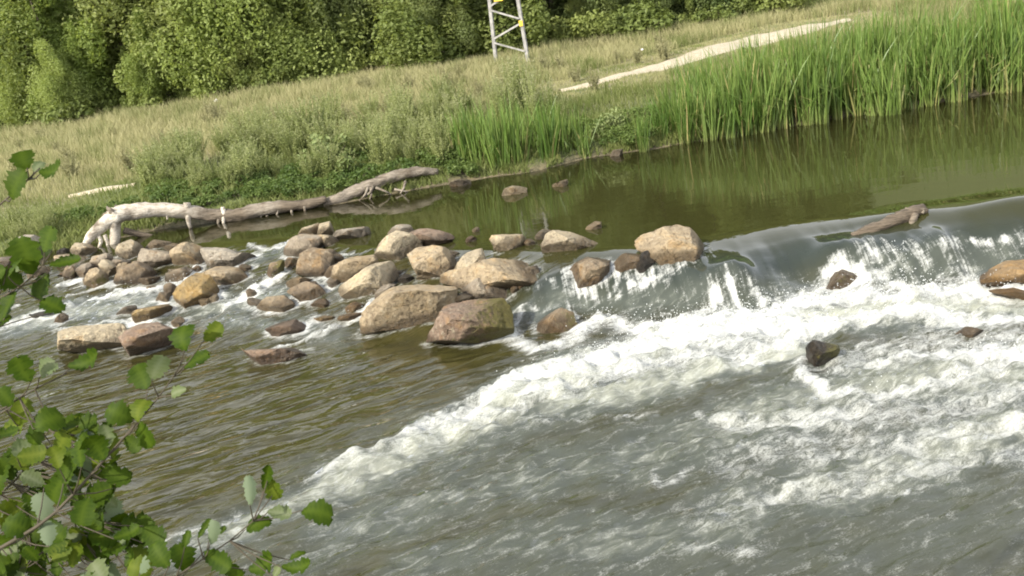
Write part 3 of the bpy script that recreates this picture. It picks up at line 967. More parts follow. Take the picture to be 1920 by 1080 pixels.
    (4, [(338, 495), (380, 460), (500, 460), (524, 482), (430, 503)], 'brown', 'dark brown flat rock at the waterline of the left shore', 0),
    (4, [(85, 300), (130, 255), (220, 265), (232, 310), (180, 335), (130, 380), (98, 345)], 'white', 'whitish rock up on the left bank behind the alder leaves', 0),
    (4, [(-30, 445), (0, 395), (60, 380), (72, 432), (20, 450)], 'grey', 'grey rock on the left shore at the edge of the photo', 0),
    (4, [(318, 365), (350, 335), (412, 338), (382, 372)], 'dark', 'small dark rock in the shade left of the pale root', 0),
    (4, [(768, 775), (790, 700), (860, 670), (960, 660), (1012, 700), (960, 733), (840, 783)], 'yellow', 'flat yellowish cream rock alone in the left riffle', 0),
    (4, [(690, 735), (740, 690), (802, 670), (802, 702), (770, 733)], 'grey', 'small grey stone at the left end of the flat yellowish cream rock', 0),
    (4, [(913, 632), (950, 600), (1042, 600), (1022, 652), (940, 657)], 'tan', 'tan stone just left of the yellow ochre rock', 0),
    (4, [(998, 785), (1060, 740), (1092, 760), (1062, 792), (1010, 797)], 'tan', 'little tan stone above the alder twig tip', 0),
    (4, [(272, 955), (310, 890), (340, 840), (400, 815), (560, 800), (680, 800), (702, 840), (690, 925), (560, 965), (420, 988)], 'cream', 'long cream boulder in the left pool, left half of a pair', 0),
    (4, [(670, 905), (700, 830), (780, 785), (900, 790), (1012, 830), (1022, 890), (960, 933), (830, 988), (720, 965)], 'pink', 'purplish brown boulder joined to the right end of the long cream one', 0),
    (4, [(155, 755), (230, 710), (330, 695), (352, 715), (250, 753)], 'dark', 'low dark stone with twigs caught on it near the left edge', 0),
    (4, [(308, 785), (360, 720), (402, 735), (372, 775)], 'brown', 'small brown stone right of the low dark one near the left edge', 0),
    (1, [(943, 364), (950, 352), (962, 346), (985, 351), (984, 362), (965, 366)], 'cream', 'cream stone in the quiet pool in front of the small reed clump', 0),
    (1, [(1033, 350), (1048, 340), (1060, 334), (1065, 344), (1048, 351)], 'tan', 'tan stone in the quiet pool, right of the cream one', 0),
    (1, [(843, 347), (855, 337), (872, 334), (884, 341), (872, 350)], 'grey', 'grey stone at the foot of the bank left of the small reed clump', 0),
    (1, [(1145, 290), (1152, 279), (1166, 278), (1172, 287), (1160, 293)], 'grey', 'grey stone on the mud at the left end of the long reed bed', 0),
]
for zm, poly, tone, label, moss in ROCKS:
    rock(zm, poly, tone, label, moss, sink=.13 if 'showing through' in label else .05 if 'awash in the foam' in label else .04 if 'pouring round' in label else 0)

# small stones filling the gaps between the big ones
fill = 0
while fill < 48:
    px = rng.uniform(130, 1010)
    lo = np.interp(px, [130, 350, 620, 760, 1010], [545, 575, 560, 560, 560])
    hi = np.interp(px, [130, 350, 620, 760, 1010], [485, 480, 455, 470, 450])
    if px > 480 and px < 560:
        continue
    py = rng.uniform(hi, lo)
    a_ = rng.uniform(9, 20)
    b_ = a_ * rng.uniform(.45, .8)
    th_ = np.sort(rng.uniform(0, 6.28, 7))
    poly = [(px + a_ * math.cos(q_) * rng.uniform(.8, 1.1), py + b_ * math.sin(q_) * rng.uniform(.8, 1.1)) for q_ in th_]
    if np.ptp(th_) < 4.4 or max(np.diff(th_)) > 2.2:
        continue
    rock(1, poly, str(rng.choice(['tan', 'brown', 'grey', 'cream', 'brown'])), 'small stone wedged low between the bigger rocks of the weir', .15 * rng.integers(0, 3), group='filler stones of the weir')
    fill += 1

# white water gathers round the stones that stand in the current
from mathutils.kdtree import KDTree
RP = np.concatenate(ROCK_PTS)
RP = RP[rng.permutation(len(RP))[:9000]]
kd = KDTree(len(RP))
for i, p_ in enumerate(RP):
    kd.insert((p_[0], p_[1], 0), i)
kd.balance()
near = np.zeros(len(X))
cand = np.where((X > -8) & (X < 6) & (Y > 9) & (Y < 16) & (WB < .44))[0]
for i in cand:
    d_ = kd.find((X[i], Y[i], 0))[2]
    if d_ < .16:
        near[i] = 1 - d_ / .16
coll = near * (.30 + .65 * (fbm(X * 5, Y * 5, seed=53, oct=3) - .35)) * sstep(.0, .25, np.clip(foam + aer + .12, 0, 1))
wm.attributes['foam'].data.foreach_set('value', np.maximum(foam_a, foam_a * .6 + np.clip(coll * 1.6, 0, .8)).astype(np.float32))

# ------------------------------------------------------------------ driftwood
m_wood, N = new_mat('weathered_wood')
tcn = N.t.nodes.new('ShaderNodeTexCoord').outputs['Object']
g1 = N.noise(N.mapping(tcn, (2.0, 14, 14)), 2.5, 5, .65, .5)
g2 = N.noise(tcn, 3.0, 4)
g3 = N.noise(N.mapping(tcn, (5, 30, 30)), 3, 3)
c = N.mix(N.ramp(g1, .3, .7), (.060, .045, .030), (.185, .145, .10))
bleach = N.math('MULTIPLY', N.at('bleach'), N.ramp(g2, .30, .55))
c = N.mix(bleach, c, N.mix(N.ramp(g1, .35, .6), (.42, .36, .27), (.68, .62, .52)))
c = N.mix(N.ramp(g3, .6, .75, 0, .5), c, (.08, .06, .045))
N.out(N.n('BsdfPrincipled', Base_Color=c, Roughness=.85, Normal=N.bump(N.math('ADD', g1, N.math('MULTIPLY', g3, .6)), .7, .03)).outputs[0])


def px_line(pts, y_off=0.0):
    """points of a log: (px, py, distance along the view axis)"""
    return np.array([at_dist(a, b, d) for a, b, d in pts])


def bank_line(pts, off):
    """points of a log lying along the far bank, (px, py, metres on the river side of the waterline)"""
    out = []
    for a, b, o_ in pts:
        y = 16.8
        d = ray(a, b)
        for _ in range(6):
            p_ = CAM + d * (y / d[1])
            y = float(bank_y(p_[0])) - o_ - off
        out.append(CAM + d * (y / d[1]))
    return np.array(out)


def rel(p, base):
    return np.asarray(p) - base


LOGD = 17.2
lb = bank_line([(400, 405, .1)], 0)[0]
lb[2] = .3
log1 = empty('driftwood_log', lb)
tag(log1, 'long bleached driftwood trunk lying along the far bank, its broken root end propped on stubs', 'log')
mb = MB()
pts = spline(bank_line([(211, 407, 0.27), (250, 397, 0.23), (300, 392, 0.16), (350, 397, 0.09), (400, 404, 0.05), (440, 405, 0.05), (490, 392, 0.05), (540, 386, 0.02), (580, 383, 0.0), (612, 373, -0.02)], .06), 60)
rad = np.interp(np.linspace(0, 1, 60), [0, .06, .2, .4, .55, .62, .8, 1], [.145, .135, .125, .11, .10, .12, .10, .055])
mb.tube(rel(pts, lb), rad * (1 + .22 * (fbm(np.arange(60) * .35, np.zeros(60), seed=71) - .5)), 16, .42, 3, a=np.repeat(np.interp(np.linspace(0, 1, 60), [0, .3, .42, .6, .7, .8, 1], [.9, .75, .1, .0, .45, .0, 0]), 16).tolist() + [1, 0])
mb.build('trunk', m_wood, log1, an='bleach')


def stub(pix, rr, name, bl, seed, parent, base, px_fn=lambda q: bank_line(q, .06)):
    b = MB()
    n = 14
    p = spline(px_fn(pix), n)
    b.tube(rel(p, base), np.interp(np.linspace(0, 1, n), np.linspace(0, 1, len(rr)), rr), 10, .3, seed, a=bl)
    return b.build(name, m_wood, parent, an='bleach')


stub([(216, 398, 0.28), (214, 420, 0.31), (216, 445, 0.36), (212, 475, 0.41)], [.13, .10, .085, .07], 'broken_limb', .6, 4, log1, lb)
stub([(225, 408, 0.31), (205, 410, 0.31), (190, 425, 0.31), (172, 440, 0.34), (158, 462, 0.36)], [.10, .11, .10, .085, .05], 'root', 1.0, 5, log1, lb)
stub([(184, 440, 0.36), (190, 452, 0.38), (184, 468, 0.41)], [.035, .03, .02], 'root', 1.0, 6, log1, lb)
stub([(196, 440, 0.36), (203, 458, 0.38), (198, 470, 0.41)], [.035, .03, .02], 'root', .8, 16, log1, lb)
stub([(351, 380, 0.14), (352, 400, 0.16), (355, 422, 0.18), (358, 428, 0.18)], [.06, .045, .045, .03], 'broken_limb', .7, 7, log1, lb)
stub([(417, 388, 0.09), (420, 400, 0.11), (419, 423, 0.14)], [.035, .035, .02], 'broken_limb', 1.0, 8, log1, lb)
stub([(313, 392, 0.18), (313, 404, 0.2), (314, 412, 0.2)], [.025, .02, .015], 'broken_limb', .7, 9, log1, lb)
stub([(410, 408, 0.09), (409, 420, 0.11), (408, 425, 0.11)], [.03, .025, .02], 'broken_limb', .2, 10, log1, lb)
stub([(232, 432, 0.27), (265, 440, 0.25), (300, 445, 0.23)], [.06, .05, .02], 'broken_limb', 0, 11, log1, lb)
for k, (a, b) in enumerate([(490, 392), (520, 388), (546, 390), (571, 387), (500, 400)]):
    stub([(a, b, 0.07), (a + 1, b + 9, 0.09), (a - 2, b + 17, 0.09)], [.03, .02, .012], 'twig', .3, 20 + k, log1, lb)
rc = MB()
c0 = bank_line([(213, 405, .3)], .06)[0]
for k in range(9):                                   # splintered stump end
    d = np.array([rng.normal(-.3, .5), rng.normal(0, .5), rng.normal(.4, .6)])
    d /= np.linalg.norm(d)
    rc.tube(rel([c0, c0 + d * .12, c0 + d * rng.uniform(.16, .24)], lb), [.07, .05, .008], 7, .3, k, a=.1)
rc.build('root_crown', m_wood, log1, an='bleach')

lb2 = bank_line([(720, 350, 0)], 0)[0]
lb2[2] = .35
log2 = empty('driftwood_log', lb2)
tag(log2, 'grey-brown arched driftwood trunk half buried under the bank, right of the bleached one', 'log')
mb = MB()
pts = spline(bank_line([(606, 381, -.04), (625, 376, -0.04), (650, 366, -0.07), (690, 350, -0.09), (720, 336, -0.11), (750, 327, -0.14), (790, 321, -0.18), (820, 322, -0.25)], .0), 40)
mb.tube(rel(pts, lb2), np.interp(np.linspace(0, 1, 40), [0, .15, .4, .7, 1], [.06, .10, .115, .10, .06]), 14, .42, 13, a=.22)
mb.build('trunk', m_wood, log2, an='bleach')
for k, (a, b, c1, d1) in enumerate([(690, 352, 672, 378), (695, 352, 690, 380), (705, 352, 735, 366), (760, 340, 745, 370), (740, 355, 770, 362), (700, 350, 680, 372)]):
    stub([(a, b, -0.04), ((a + c1) / 2 + 4, (b + d1) / 2, .06), (c1, d1, 0.0)], [.025, .018, .008], 'twig', .3, 30 + k, log2, lb2)

p0 = on_water(1665, 432)
lb3 = np.array([p0[0], p0[1], .3])
dd = (p0 - CAM) @ fw
log3 = empty('driftwood_branch', lb3)
tag(log3, 'short snagged driftwood branch resting on the lip of the right-hand fall', 'log')
mb = MB()
pts = spline(px_line([(1597, 441, dd), (1625, 432, dd + .02), (1660, 420, dd + .06), (1690, 408, dd + .12), (1712, 398, dd + .16), (1733, 393, dd + .2)]), 30)
mb.tube(rel(pts, lb3), np.interp(np.linspace(0, 1, 30), [0, .2, .5, .8, 1], [.03, .055, .07, .085, .06]), 12, .45, 23, a=.0)
mb.build('trunk', m_wood, log3, an='bleach')
stub([(1715, 402, dd + .1), (1708, 425, dd + .05), (1698, 445, dd)], [.05, .04, .02], 'broken_limb', .1, 40, log3, lb3, px_line)
stub([(1668, 412, dd + .1), (1680, 405, dd + .12), (1700, 397, dd + .15)], [.03, .03, .02], 'broken_limb', .8, 41, log3, lb3, px_line)
for k in range(5):
    a = 1705 + k * 6
    stub([(a, 400, dd + .12), (a + rng.uniform(-8, 8), 392, dd + .12), (a + rng.uniform(-14, 10), 388 + rng.uniform(-2, 6), dd + .1)], [.018, .012, .005], 'twig', .4, 50 + k, log3, lb3, px_line)

# ------------------------------------------------------------------ lattice pole
m_steel, N = new_mat('galvanised_steel')
n1 = N.noise(N.pos(), 6, 4)
N.out(N.n('BsdfPrincipled', Base_Color=N.mix(N.ramp(n1, .35, .65), (.20, .195, .18), (.33, .32, .30)), Roughness=.7, Metallic=.0).outputs[0])
m_sign, N = new_mat('yellow_sign')
N.out(N.n('BsdfPrincipled', Base_Color=(.75, .48, .04), Roughness=.5).outputs[0])
m_conc, N = new_mat('concrete')
n1 = N.noise(N.pos(), 12, 4)
N.out(N.n('BsdfPrincipled', Base_Color=N.mix(n1, (.32, .29, .22), (.46, .42, .34)), Roughness=.9).outputs[0])


def angle_iron(mb, p, q, w, out):
    """an L-section bar from p to q"""
    p, q = np.asarray(p, float), np.asarray(q, float)
    tdir = (q - p) / np.linalg.norm(q - p)
    a = np.cross(tdir, out)
    a /= np.linalg.norm(a)
    b = np.cross(tdir, a)
    th = w * .14
    sec = [(0, 0), (w, 0), (w, th), (th, th), (th, w), (0, w)]
    v = [e + a * (s - w / 3) + b * (t_ - w / 3) for e in (p, q) for s, t_ in sec]
    qd = [(k, (k + 1) % 6, 6 + (k + 1) % 6, 6 + k) for k in range(6)] + [(0, 1, 2, 3), (0, 3, 4, 5), (9, 8, 7, 6), (11, 10, 9, 6)]
    mb.add(v, q=qd)


pa, pb = on_ground(932, 127), on_ground(993, 123)
pc = (pa + pb) / 2
pz0 = float(ground_z(pc[0], pc[1] + .5))
pole = empty('lattice_pole', (pc[0], pc[1] + .5, pz0), 0.0)
tag(pole, 'grey steel lattice power pole with a yellow sign standing in the meadow', 'power pole')
ax = (pb - pa)
ax[2] = 0
half = np.linalg.norm(ax) / 2
ax = ax / np.linalg.norm(ax)
ay = np.array([-ax[1], ax[0], 0])
HP = 11.0


def corner(sx, sy, z):
    h_ = half * (1 - .70 * z / HP)
    return ax * sx * h_ + ay * sy * h_ + np.array([0, 0, z])


def channel(mb, p, q, w, dpt):
    """a U-section leg from p to q, its web facing the river"""
    th = w * .12
    sec = [(-w / 2, -dpt / 2), (w / 2, -dpt / 2), (w / 2, dpt / 2), (w / 2 - th, dpt / 2), (w / 2 - th, -dpt / 2 + th), (-w / 2 + th, -dpt / 2 + th), (-w / 2 + th, dpt / 2), (-w / 2, dpt / 2)]
    v = [np.asarray(e) + ax * s_ + ay * t_ for e in (p, q) for s_, t_ in sec]
    qd = [(k, (k + 1) % 8, 8 + (k + 1) % 8, 8 + k) for k in range(8)] + [(8, 9, 12, 13), (9, 10, 11, 12), (8, 13, 14, 15), (0, 5, 4, 1), (1, 4, 3, 2), (0, 7, 6, 5)]
    mb.add(v, q=qd)


for sx in (-1, 1):
    mb = MB()
    channel(mb, corner(sx, 0, -.3), corner(sx, 0, HP), .10, .09)
    mb.build('leg', m_steel, pole, smooth=False)
    mb = MB()
    mb.tube([corner(sx, 0, -.25), corner(sx, 0, .10)], [.24, .20], 10)
    mb.build('footing', m_conc, pole, smooth=False)
zb, k = .42, 0
while zb < HP - .6:
    mb = MB()
    s1 = -1 if k % 2 else 1
    angle_iron(mb, corner(s1 * .93, 0, zb) - ay * .075, corner(-s1 * .93, 0, zb + .36) - ay * .075, .055, -ay + np.array([0, 0, .02]))
    mb.build('brace', m_steel, pole, smooth=False)
    zb += .50
    k += 1
zt = HP - .3
for s in (0,):
    mb = MB()
    angle_iron(mb, ax * -1.1 + [0, 0, zt], ax * 1.1 + [0, 0, zt], .12, ay)
    mb.build('crossarm', m_steel, pole, smooth=False)


def plate(name, c, w, h_, th, mat, parent):
    v = np.array([c + ax * sx * w / 2 + ay * sy * th / 2 + np.array([0, 0, sz * h_ / 2]) for sx in (-1, 1) for sy in (-1, 1) for sz in (-1, 1)])
    q = [(0, 1, 3, 2), (4, 6, 7, 5), (0, 4, 5, 1), (2, 3, 7, 6), (0, 2, 6, 4), (1, 5, 7, 3)]
    mb = MB()
    mb.add(v, q=q)
    return mb.build(name, mat, parent, smooth=False)


plate('warning_sign', ax * -.12 - ay * .13 + np.array([0, 0, 2.22]), .30, .38, .012, m_sign, pole)
plate('tag', corner(1, 0, 1.28) - ay * .09, .12, .17, .01, m_sign, pole)

# ------------------------------------------------------------------ trees
m_bark, N = new_mat('bark')
n1 = N.noise(N.mapping(N.pos(), (6, 6, 1.5)), 4, 4)
N.out(N.n('BsdfPrincipled', Base_Color=N.mix(n1, (.05, .04, .028), (.16, .13, .09)), Roughness=.95).outputs[0])
M_TREE = {
    'yellow': leaf_mat('leaves_yellow_green', (.198, .259, .064), (.327, .387, .125), trans=.5, noise_scale=.9),
    'mid': leaf_mat('leaves_mid_green', (.160, .206, .057), (.281, .319, .106), trans=.5, noise_scale=.9),
    'dark': leaf_mat('leaves_dark_green', (.099, .139, .046), (.198, .236, .084), trans=.5, noise_scale=.9),
}


def leaf_cloud(centers, radii, counts, size, rg, up=.35, elong=1.6):
    """small leaf quads through the volume of each lobe"""
    n = int(sum(counts))
    ci = np.repeat(np.arange(len(centers)), counts)
    d = rg.normal(0, 1, (n, 3))
    d /= np.linalg.norm(d, axis=1)[:, None]
    rr = rg.uniform(.25, 1.08, n) ** .55
    p = centers[ci] + d * radii[ci] * rr[:, None]
    nrm = d * .95 + rg.normal(0, .7, (n, 3)) + [0, 0, up]
    nrm /= np.linalg.norm(nrm, axis=1)[:, None]
    a = np.cross(nrm, rg.normal(0, 1, (n, 3)))
    a /= np.linalg.norm(a, axis=1)[:, None]
    b = np.cross(nrm, a)
    s = size * rg.uniform(.6, 1.35, n)[:, None]
    v = np.stack([p - a * s * elong / 2, p + b * s / 2 * .9 + nrm * s * .12, p + a * s * elong / 2, p - b * s / 2 * .9 + nrm * s * .12], 1).reshape(-1, 3)
    q = np.arange(n * 4).reshape(-1, 4)
    return v, q


def make_tree(seed, H, spread, tone):
    rg = np.random.default_rng(seed)
    root = empty('deciduous_tree')
    tk = MB()
    nst = rg.integers(1, 4)
    cs, rs, cn_ = [], [], []
    for s in range(nst):
        top = np.array([rg.normal(0, .16) * spread, rg.normal(0, .16) * spread, H * rg.uniform(.8, 1)])
        P = spline(np.array([[rg.normal(0, .1), rg.normal(0, .1), -.3], [top[0] * .3 + rg.normal(0, .1), top[1] * .3, H * .35], top]), 9)
        tk.tube(P, np.linspace(.10, .015, 9) * H / 7, 7, .15, s)
        for k in range(13):
            f = rg.uniform(.08, .97)
            i = f * 8
            b0 = P[int(i)] * (1 - i % 1) + P[min(8, int(i) + 1)] * (i % 1)
            an = rg.uniform(0, 6.28)
            reach = spread * rg.uniform(.35, 1.0) * (1.05 - f ** 1.6 * .85)
            e = b0 + np.array([math.cos(an) * reach, math.sin(an) * reach, rg.uniform(.2, .9) * reach * .9])
            m_ = (b0 + e) / 2 + [0, 0, -.05]
            tk.tube([b0, m_, e], np.array([.035, .022, .008]) * H / 7, 5, cap=False)
            for q_ in (.55, 1.0):
                cs.append(b0 + (e - b0) * q_ + rg.normal(0, .12, 3))
                r = rg.uniform(.32, .62) * (1.0 - .35 * f) * spread / 1.6
                rs.append([r * .85, r * .85, r * rg.uniform(1.0, 2.1)])
                cn_.append(int(170 * (r / .45) ** 2))
        for k in range(3):
            cs.append(top + [rg.normal(0, .15), rg.normal(0, .15), -.3 * k])
            rs.append([.22 + .1 * k, .22 + .1 * k, .5])
            cn_.append(90)
    cs, rs = np.array(cs), np.array(rs)
    cs[:, 2] = np.maximum(cs[:, 2], .25)
    sc_ = 26000 / max(1, sum(cn_))
    cn_ = [max(8, int(c_ * sc_)) for c_ in cn_]
    v, q = leaf_cloud(cs, rs, cn_, .085, rg)
    tk.build('trunk', m_bark, root)
    obj('crown', mesh_np('crown', v, quads=q, smooth=False), M_TREE[tone], root)
    return root


PROTO = {}
for tone, sd in (('yellow', 1), ('mid', 20), ('dark', 40)):
    PROTO[tone] = [make_tree(sd + k, 6.5, 2.0 + .25 * k, tone) for k in range(3)]
used = set()


def put_tree(tone, k, loc, rz, s, label, group):
    pr = PROTO[tone][k]
    wd = rng.uniform(.9, 1.35)
    if (tone, k) not in used:
        used.add((tone, k))
        pr.location = loc
        pr.rotation_euler = (0, 0, rz)
        pr.scale = (s * wd, s * wd, s)
        o = pr
    else:
        o = dup(pr, loc, rz, (s * wd, s * wd, s))
    o.rotation_euler = (rng.normal(0, .07), rng.normal(0, .07), rz)
    tag(o, label, 'tree', group)
    return o


EDGE = [(-60, 262), (0, 252), (60, 245), (130, 236), (200, 222), (255, 212), (315, 206), (380, 192), (440, 182), (500, 170), (560, 162), (610, 152), (660, 146), (715, 136), (770, 130),
        (830, 122), (880, 112), (930, 104), (985, 96), (1040, 88), (1095, 80), (1150, 72), (1205, 66), (1260, 60), (1320, 52), (1385, 42), (1450, 32), (1510, 22)]
ORD = ['first', 'second', 'third', 'fourth', 'fifth', 'sixth', 'seventh', 'eighth', 'ninth', 'tenth', 'eleventh', 'twelfth', 'thirteenth', 'fourteenth', 'fifteenth', 'sixteenth', 'seventeenth',
       'eighteenth', 'nineteenth', 'twentieth', 'twenty-first', 'twenty-second', 'twenty-third', 'twenty-fourth', 'twenty-fifth', 'twenty-sixth', 'twenty-seventh', 'twenty-eighth']
TW = {'yellow': 'yellow-green', 'mid': 'mid-green', 'dark': 'dark green'}
for i, (px, py) in enumerate(EDGE):
    g = on_ground(px, py)
    y = g[1] + rng.uniform(.3, 1.2)
    tone = ('yellow', 'yellow', 'mid')[(i * 7) % 3] if px < 330 else ('yellow', 'mid')[i % 2] if px < 640 else ('mid', 'dark')[i % 3 == 0] if px < 900 else 'dark'
    s = (rng.uniform(.85, 1.15) if px < 1050 else rng.uniform(.45, .68))
    put_tree(tone, i % 3, (g[0], y, float(ground_z(g[0], y)) - .05), rng.uniform(0, 6.28), s,
             f'bushy {TW[tone]} tree, {ORD[i]} from the left in the front row along the meadow', 'trees along the front of the wood')
for i in range(30):
    f = (i + rng.uniform(.1, .9)) / 30 * (len(EDGE) - 1.01)
    a_, b_ = EDGE[int(f)], EDGE[int(f) + 1]
    px, py = a_[0] + (b_[0] - a_[0]) * (f % 1), a_[1] + (b_[1] - a_[1]) * (f % 1)
    g = on_ground(px, py + 1)
    tone = 'yellow' if px < 420 else 'mid' if px < 800 else ('mid', 'dark')[i % 2]
    put_tree(tone, int(rng.integers(3)), (g[0], g[1] + rng.uniform(-.3, .4), float(ground_z(g[0], g[1])) - .05), rng.uniform(0, 6.28), rng.uniform(.34, .58) * (1 if px < 1000 else .7),
             'young bushy tree leaning out in front of the taller front row of the wood', 'young trees along the foot of the wood')
row = 0
y = 42.0
while y < 96:
    x = -y * .62 - 3 + rng.uniform(0, 2)
    while x < min(15 + (y - 40) * .2, y * .56 + 4):
        tone = rng.choice(['yellow', 'mid', 'mid']) if x < -3 - (y - 40) * .15 else rng.choice(['mid', 'dark', 'dark'])
        yy = y + rng.uniform(-1, 1)
        put_tree(str(tone), int(rng.integers(3)), (x, yy, float(ground_z(x, yy)) - .1), rng.uniform(0, 6.28), rng.uniform(.85, 1.3) * (1 + .006 * (y - 42)),
                 'leafy tree in the thick of the wood behind the front row', 'trees deeper in the wood')
        x += rng.uniform(1.9, 3.0) * (1 + .03 * (y - 42))
    y += 3.0 + .10 * (y - 42)
    row += 1

# low shrubs under the wood's edge
m_shrub = leaf_mat('shrub_leaves', (.119, .156, .037), (.213, .250, .069), trans=.3)


def make_shrub(seed, r, h_, n, size, mat, name='shrub'):
    rg = np.random.default_rng(seed)
    root = empty(name)
    st = MB()
    cs, rs, cn_ = [], [], []
    for k in range(11):
        an = rg.uniform(0, 6.28)
        e = np.array([math.cos(an) * r * rg.uniform(.1, .9), math.sin(an) * r * rg.uniform(.1, .9), h_ * rg.uniform(.3, .85)])
        st.tube([[0, 0, -.05], e * [.4, .4, .6], e], [.018, .012, .005], 5, cap=False)
        cs.append(e)
        q_ = rg.uniform(.28, .5)
        rs.append([r * q_, r * q_, h_ * q_ * .8])
        cn_.append(n // 11)
    v, q = leaf_cloud(np.array(cs), np.array(rs), cn_, size, rg)
    v[:, 2] = np.maximum(v[:, 2], .01)
    st.build('stem', m_bark, root)
    obj('foliage', mesh_np('foliage', v, quads=q, smooth=False), mat, root)
    return root


shr = [make_shrub(300 + k, .9, .9, 1500, .09, m_shrub) for k in range(3)]
first = [True] * 3
for i in range(60):
    f = rng.uniform(0, len(EDGE) - 1.01)
    a, b = EDGE[int(f)], EDGE[int(f) + 1]
    px, py = a[0] + (b[0] - a[0]) * (f % 1), a[1] + (b[1] - a[1]) * (f % 1)
    g = on_ground(px, py + rng.uniform(-1, 5))
    k = i % 3
    s = rng.uniform(.6, 1.3)
    loc = (g[0], g[1], float(ground_z(g[0], g[1])))
    if first[k]:
        first[k] = False
        o = shr[k]
        o.location, o.scale = loc, (s, s, s)
    else:
        o = dup(shr[k], loc, rng.uniform(0, 6.28), s)
    tag(o, 'low green shrub at the foot of the front trees of the wood', 'shrub', 'shrubs along the foot of the wood')

# ------------------------------------------------------------------ meadow grass (nobody could count it)
m_grass = leaf_mat('meadow_grass', (.090, .125, .032), (.165, .195, .058), (.36, .335, .175), trans=.3, an='dry', noise_scale=.8, spec=.15)


def blades(P, Hh, Wd, lean, dry, name, label, cat):
    n = len(P)
    an = rng.uniform(0, 6.28, n)
    side = np.stack([np.cos(an), np.sin(an) * .4, np.zeros(n)], 1)
    ld = rng.normal(0, 1, (n, 2))
    tip = P + np.column_stack([ld * (lean * Hh)[:, None], Hh])
    mid = P + np.column_stack([ld * (lean * Hh)[:, None] * .3, Hh * .55])
    v = np.stack([P - side * Wd[:, None] / 2, P + side * Wd[:, None] / 2, mid + side * Wd[:, None] * .4, mid - side * Wd[:, None] * .4, tip], 1).reshape(-1, 3)
    b = np.arange(n) * 5
    q = np.stack([b, b + 1, b + 2, b + 3], 1)
    t_ = np.stack([b + 3, b + 2, b + 4], 1)
    me = mesh_np(name, v, tris=t_, quads=q, smooth=False)
    attr(me, 'dry', np.repeat(dry, 5))
    o = obj(name, me, m_grass)
    return tag(o, label, cat, kind='stuff')


def off_path(x, y):
    ok = np.ones(len(x), bool)
    for c_ in (path_c, scrape_c):
        for k in range(0, len(c_), 1):
            ok &= np.hypot(x - c_[k, 0], y - c_[k, 1]) > c_[k, 2] * .56
    return ok


n = 230000
yy = 16 + 23.5 * rng.uniform(0, 1, n) ** 1.15
xx = rng.uniform(-1, 1, n) * (yy * .60 + 1)
d = yy - bank_y(xx)
m_ = (d > .15) & off_path(xx, yy)
xx, yy, d = xx[m_], yy[m_], d[m_]
pn = fbm(xx * .35, yy * .5, seed=61, oct=3)
pn2 = fbm(xx * 1.4, yy * 1.4, seed=62, oct=3)
dry = np.clip(sstep(1.2, 8, d + (pn - .5) * 9) * .95 - .55 * sstep(.48, .68, pn2) + .08 - .35 * sstep(-3, 6, xx) * sstep(.4, .6, pn), 0, 1)
dry = np.clip(dry + rng.normal(0, .18, len(dry)), 0, 1)
tall = np.interp(d, [0, 1, 4, 10, 18], [.10, .14, .20, .30, .36]) * (.6 + .9 * pn2) * rng.uniform(.6, 1.3, len(d))
for k in range(len(path_c)):
    tall = np.where((np.hypot(xx - path_c[k, 0], yy - path_c[k, 1]) < path_c[k, 2] * .5 + 1.5), np.minimum(tall, .07), tall)
short_left = (xx < -4.5) & (d < 5)
tall = np.where(short_left, tall * .55, tall)
blades(np.column_stack([xx, yy, ground_z(xx, yy) - .01]), tall, np.interp(yy, [16, 40], [.014, .026]) * rng.uniform(.7, 1.3, len(d)), np.full(len(d), .28), dry,
       'meadow_grass', 'dry straw-coloured and green grass of the meadow between river and wood', 'grass')
# bank herbage by the waterline
n = 34000
xx = rng.uniform(-12, 5, n)
dd_ = rng.uniform(.03, 1.0, n) ** 1.4 * 2.2
yy = bank_y(xx) + dd_
k_ = fbm(xx * 1.2, yy * 1.6, seed=64, oct=3) > .42
xx, yy = xx[k_], yy[k_]
blades(np.column_stack([xx, yy, ground_z(xx, yy) - .01]), rng.uniform(.08, .26, len(xx)) * (.5 + .9 * fbm(xx * 1.5, yy * 1.5, seed=65)), rng.uniform(.012, .03, len(xx)), np.full(len(xx), .5),
       np.clip(rng.normal(.06, .12, len(xx)), 0, 1), 'bank_grass', 'short green grass and herbage along the edge of the far bank', 'grass')

# ------------------------------------------------------------------ weeds and leafy plants on the bank
m_weed = leaf_mat('grey_green_weed', (.185, .224, .076), (.308, .342, .134), (.358, .336, .224), trans=.3, an='tip', noise_scale=2, spec=.15)
m_leafy = leaf_mat('light_green_leaves', (.15, .195, .06), (.25, .295, .12), trans=.35, noise_scale=4)
m_herb = leaf_mat('green_herb', (.070, .115, .025), (.13, .18, .045), trans=.35, noise_scale=3)


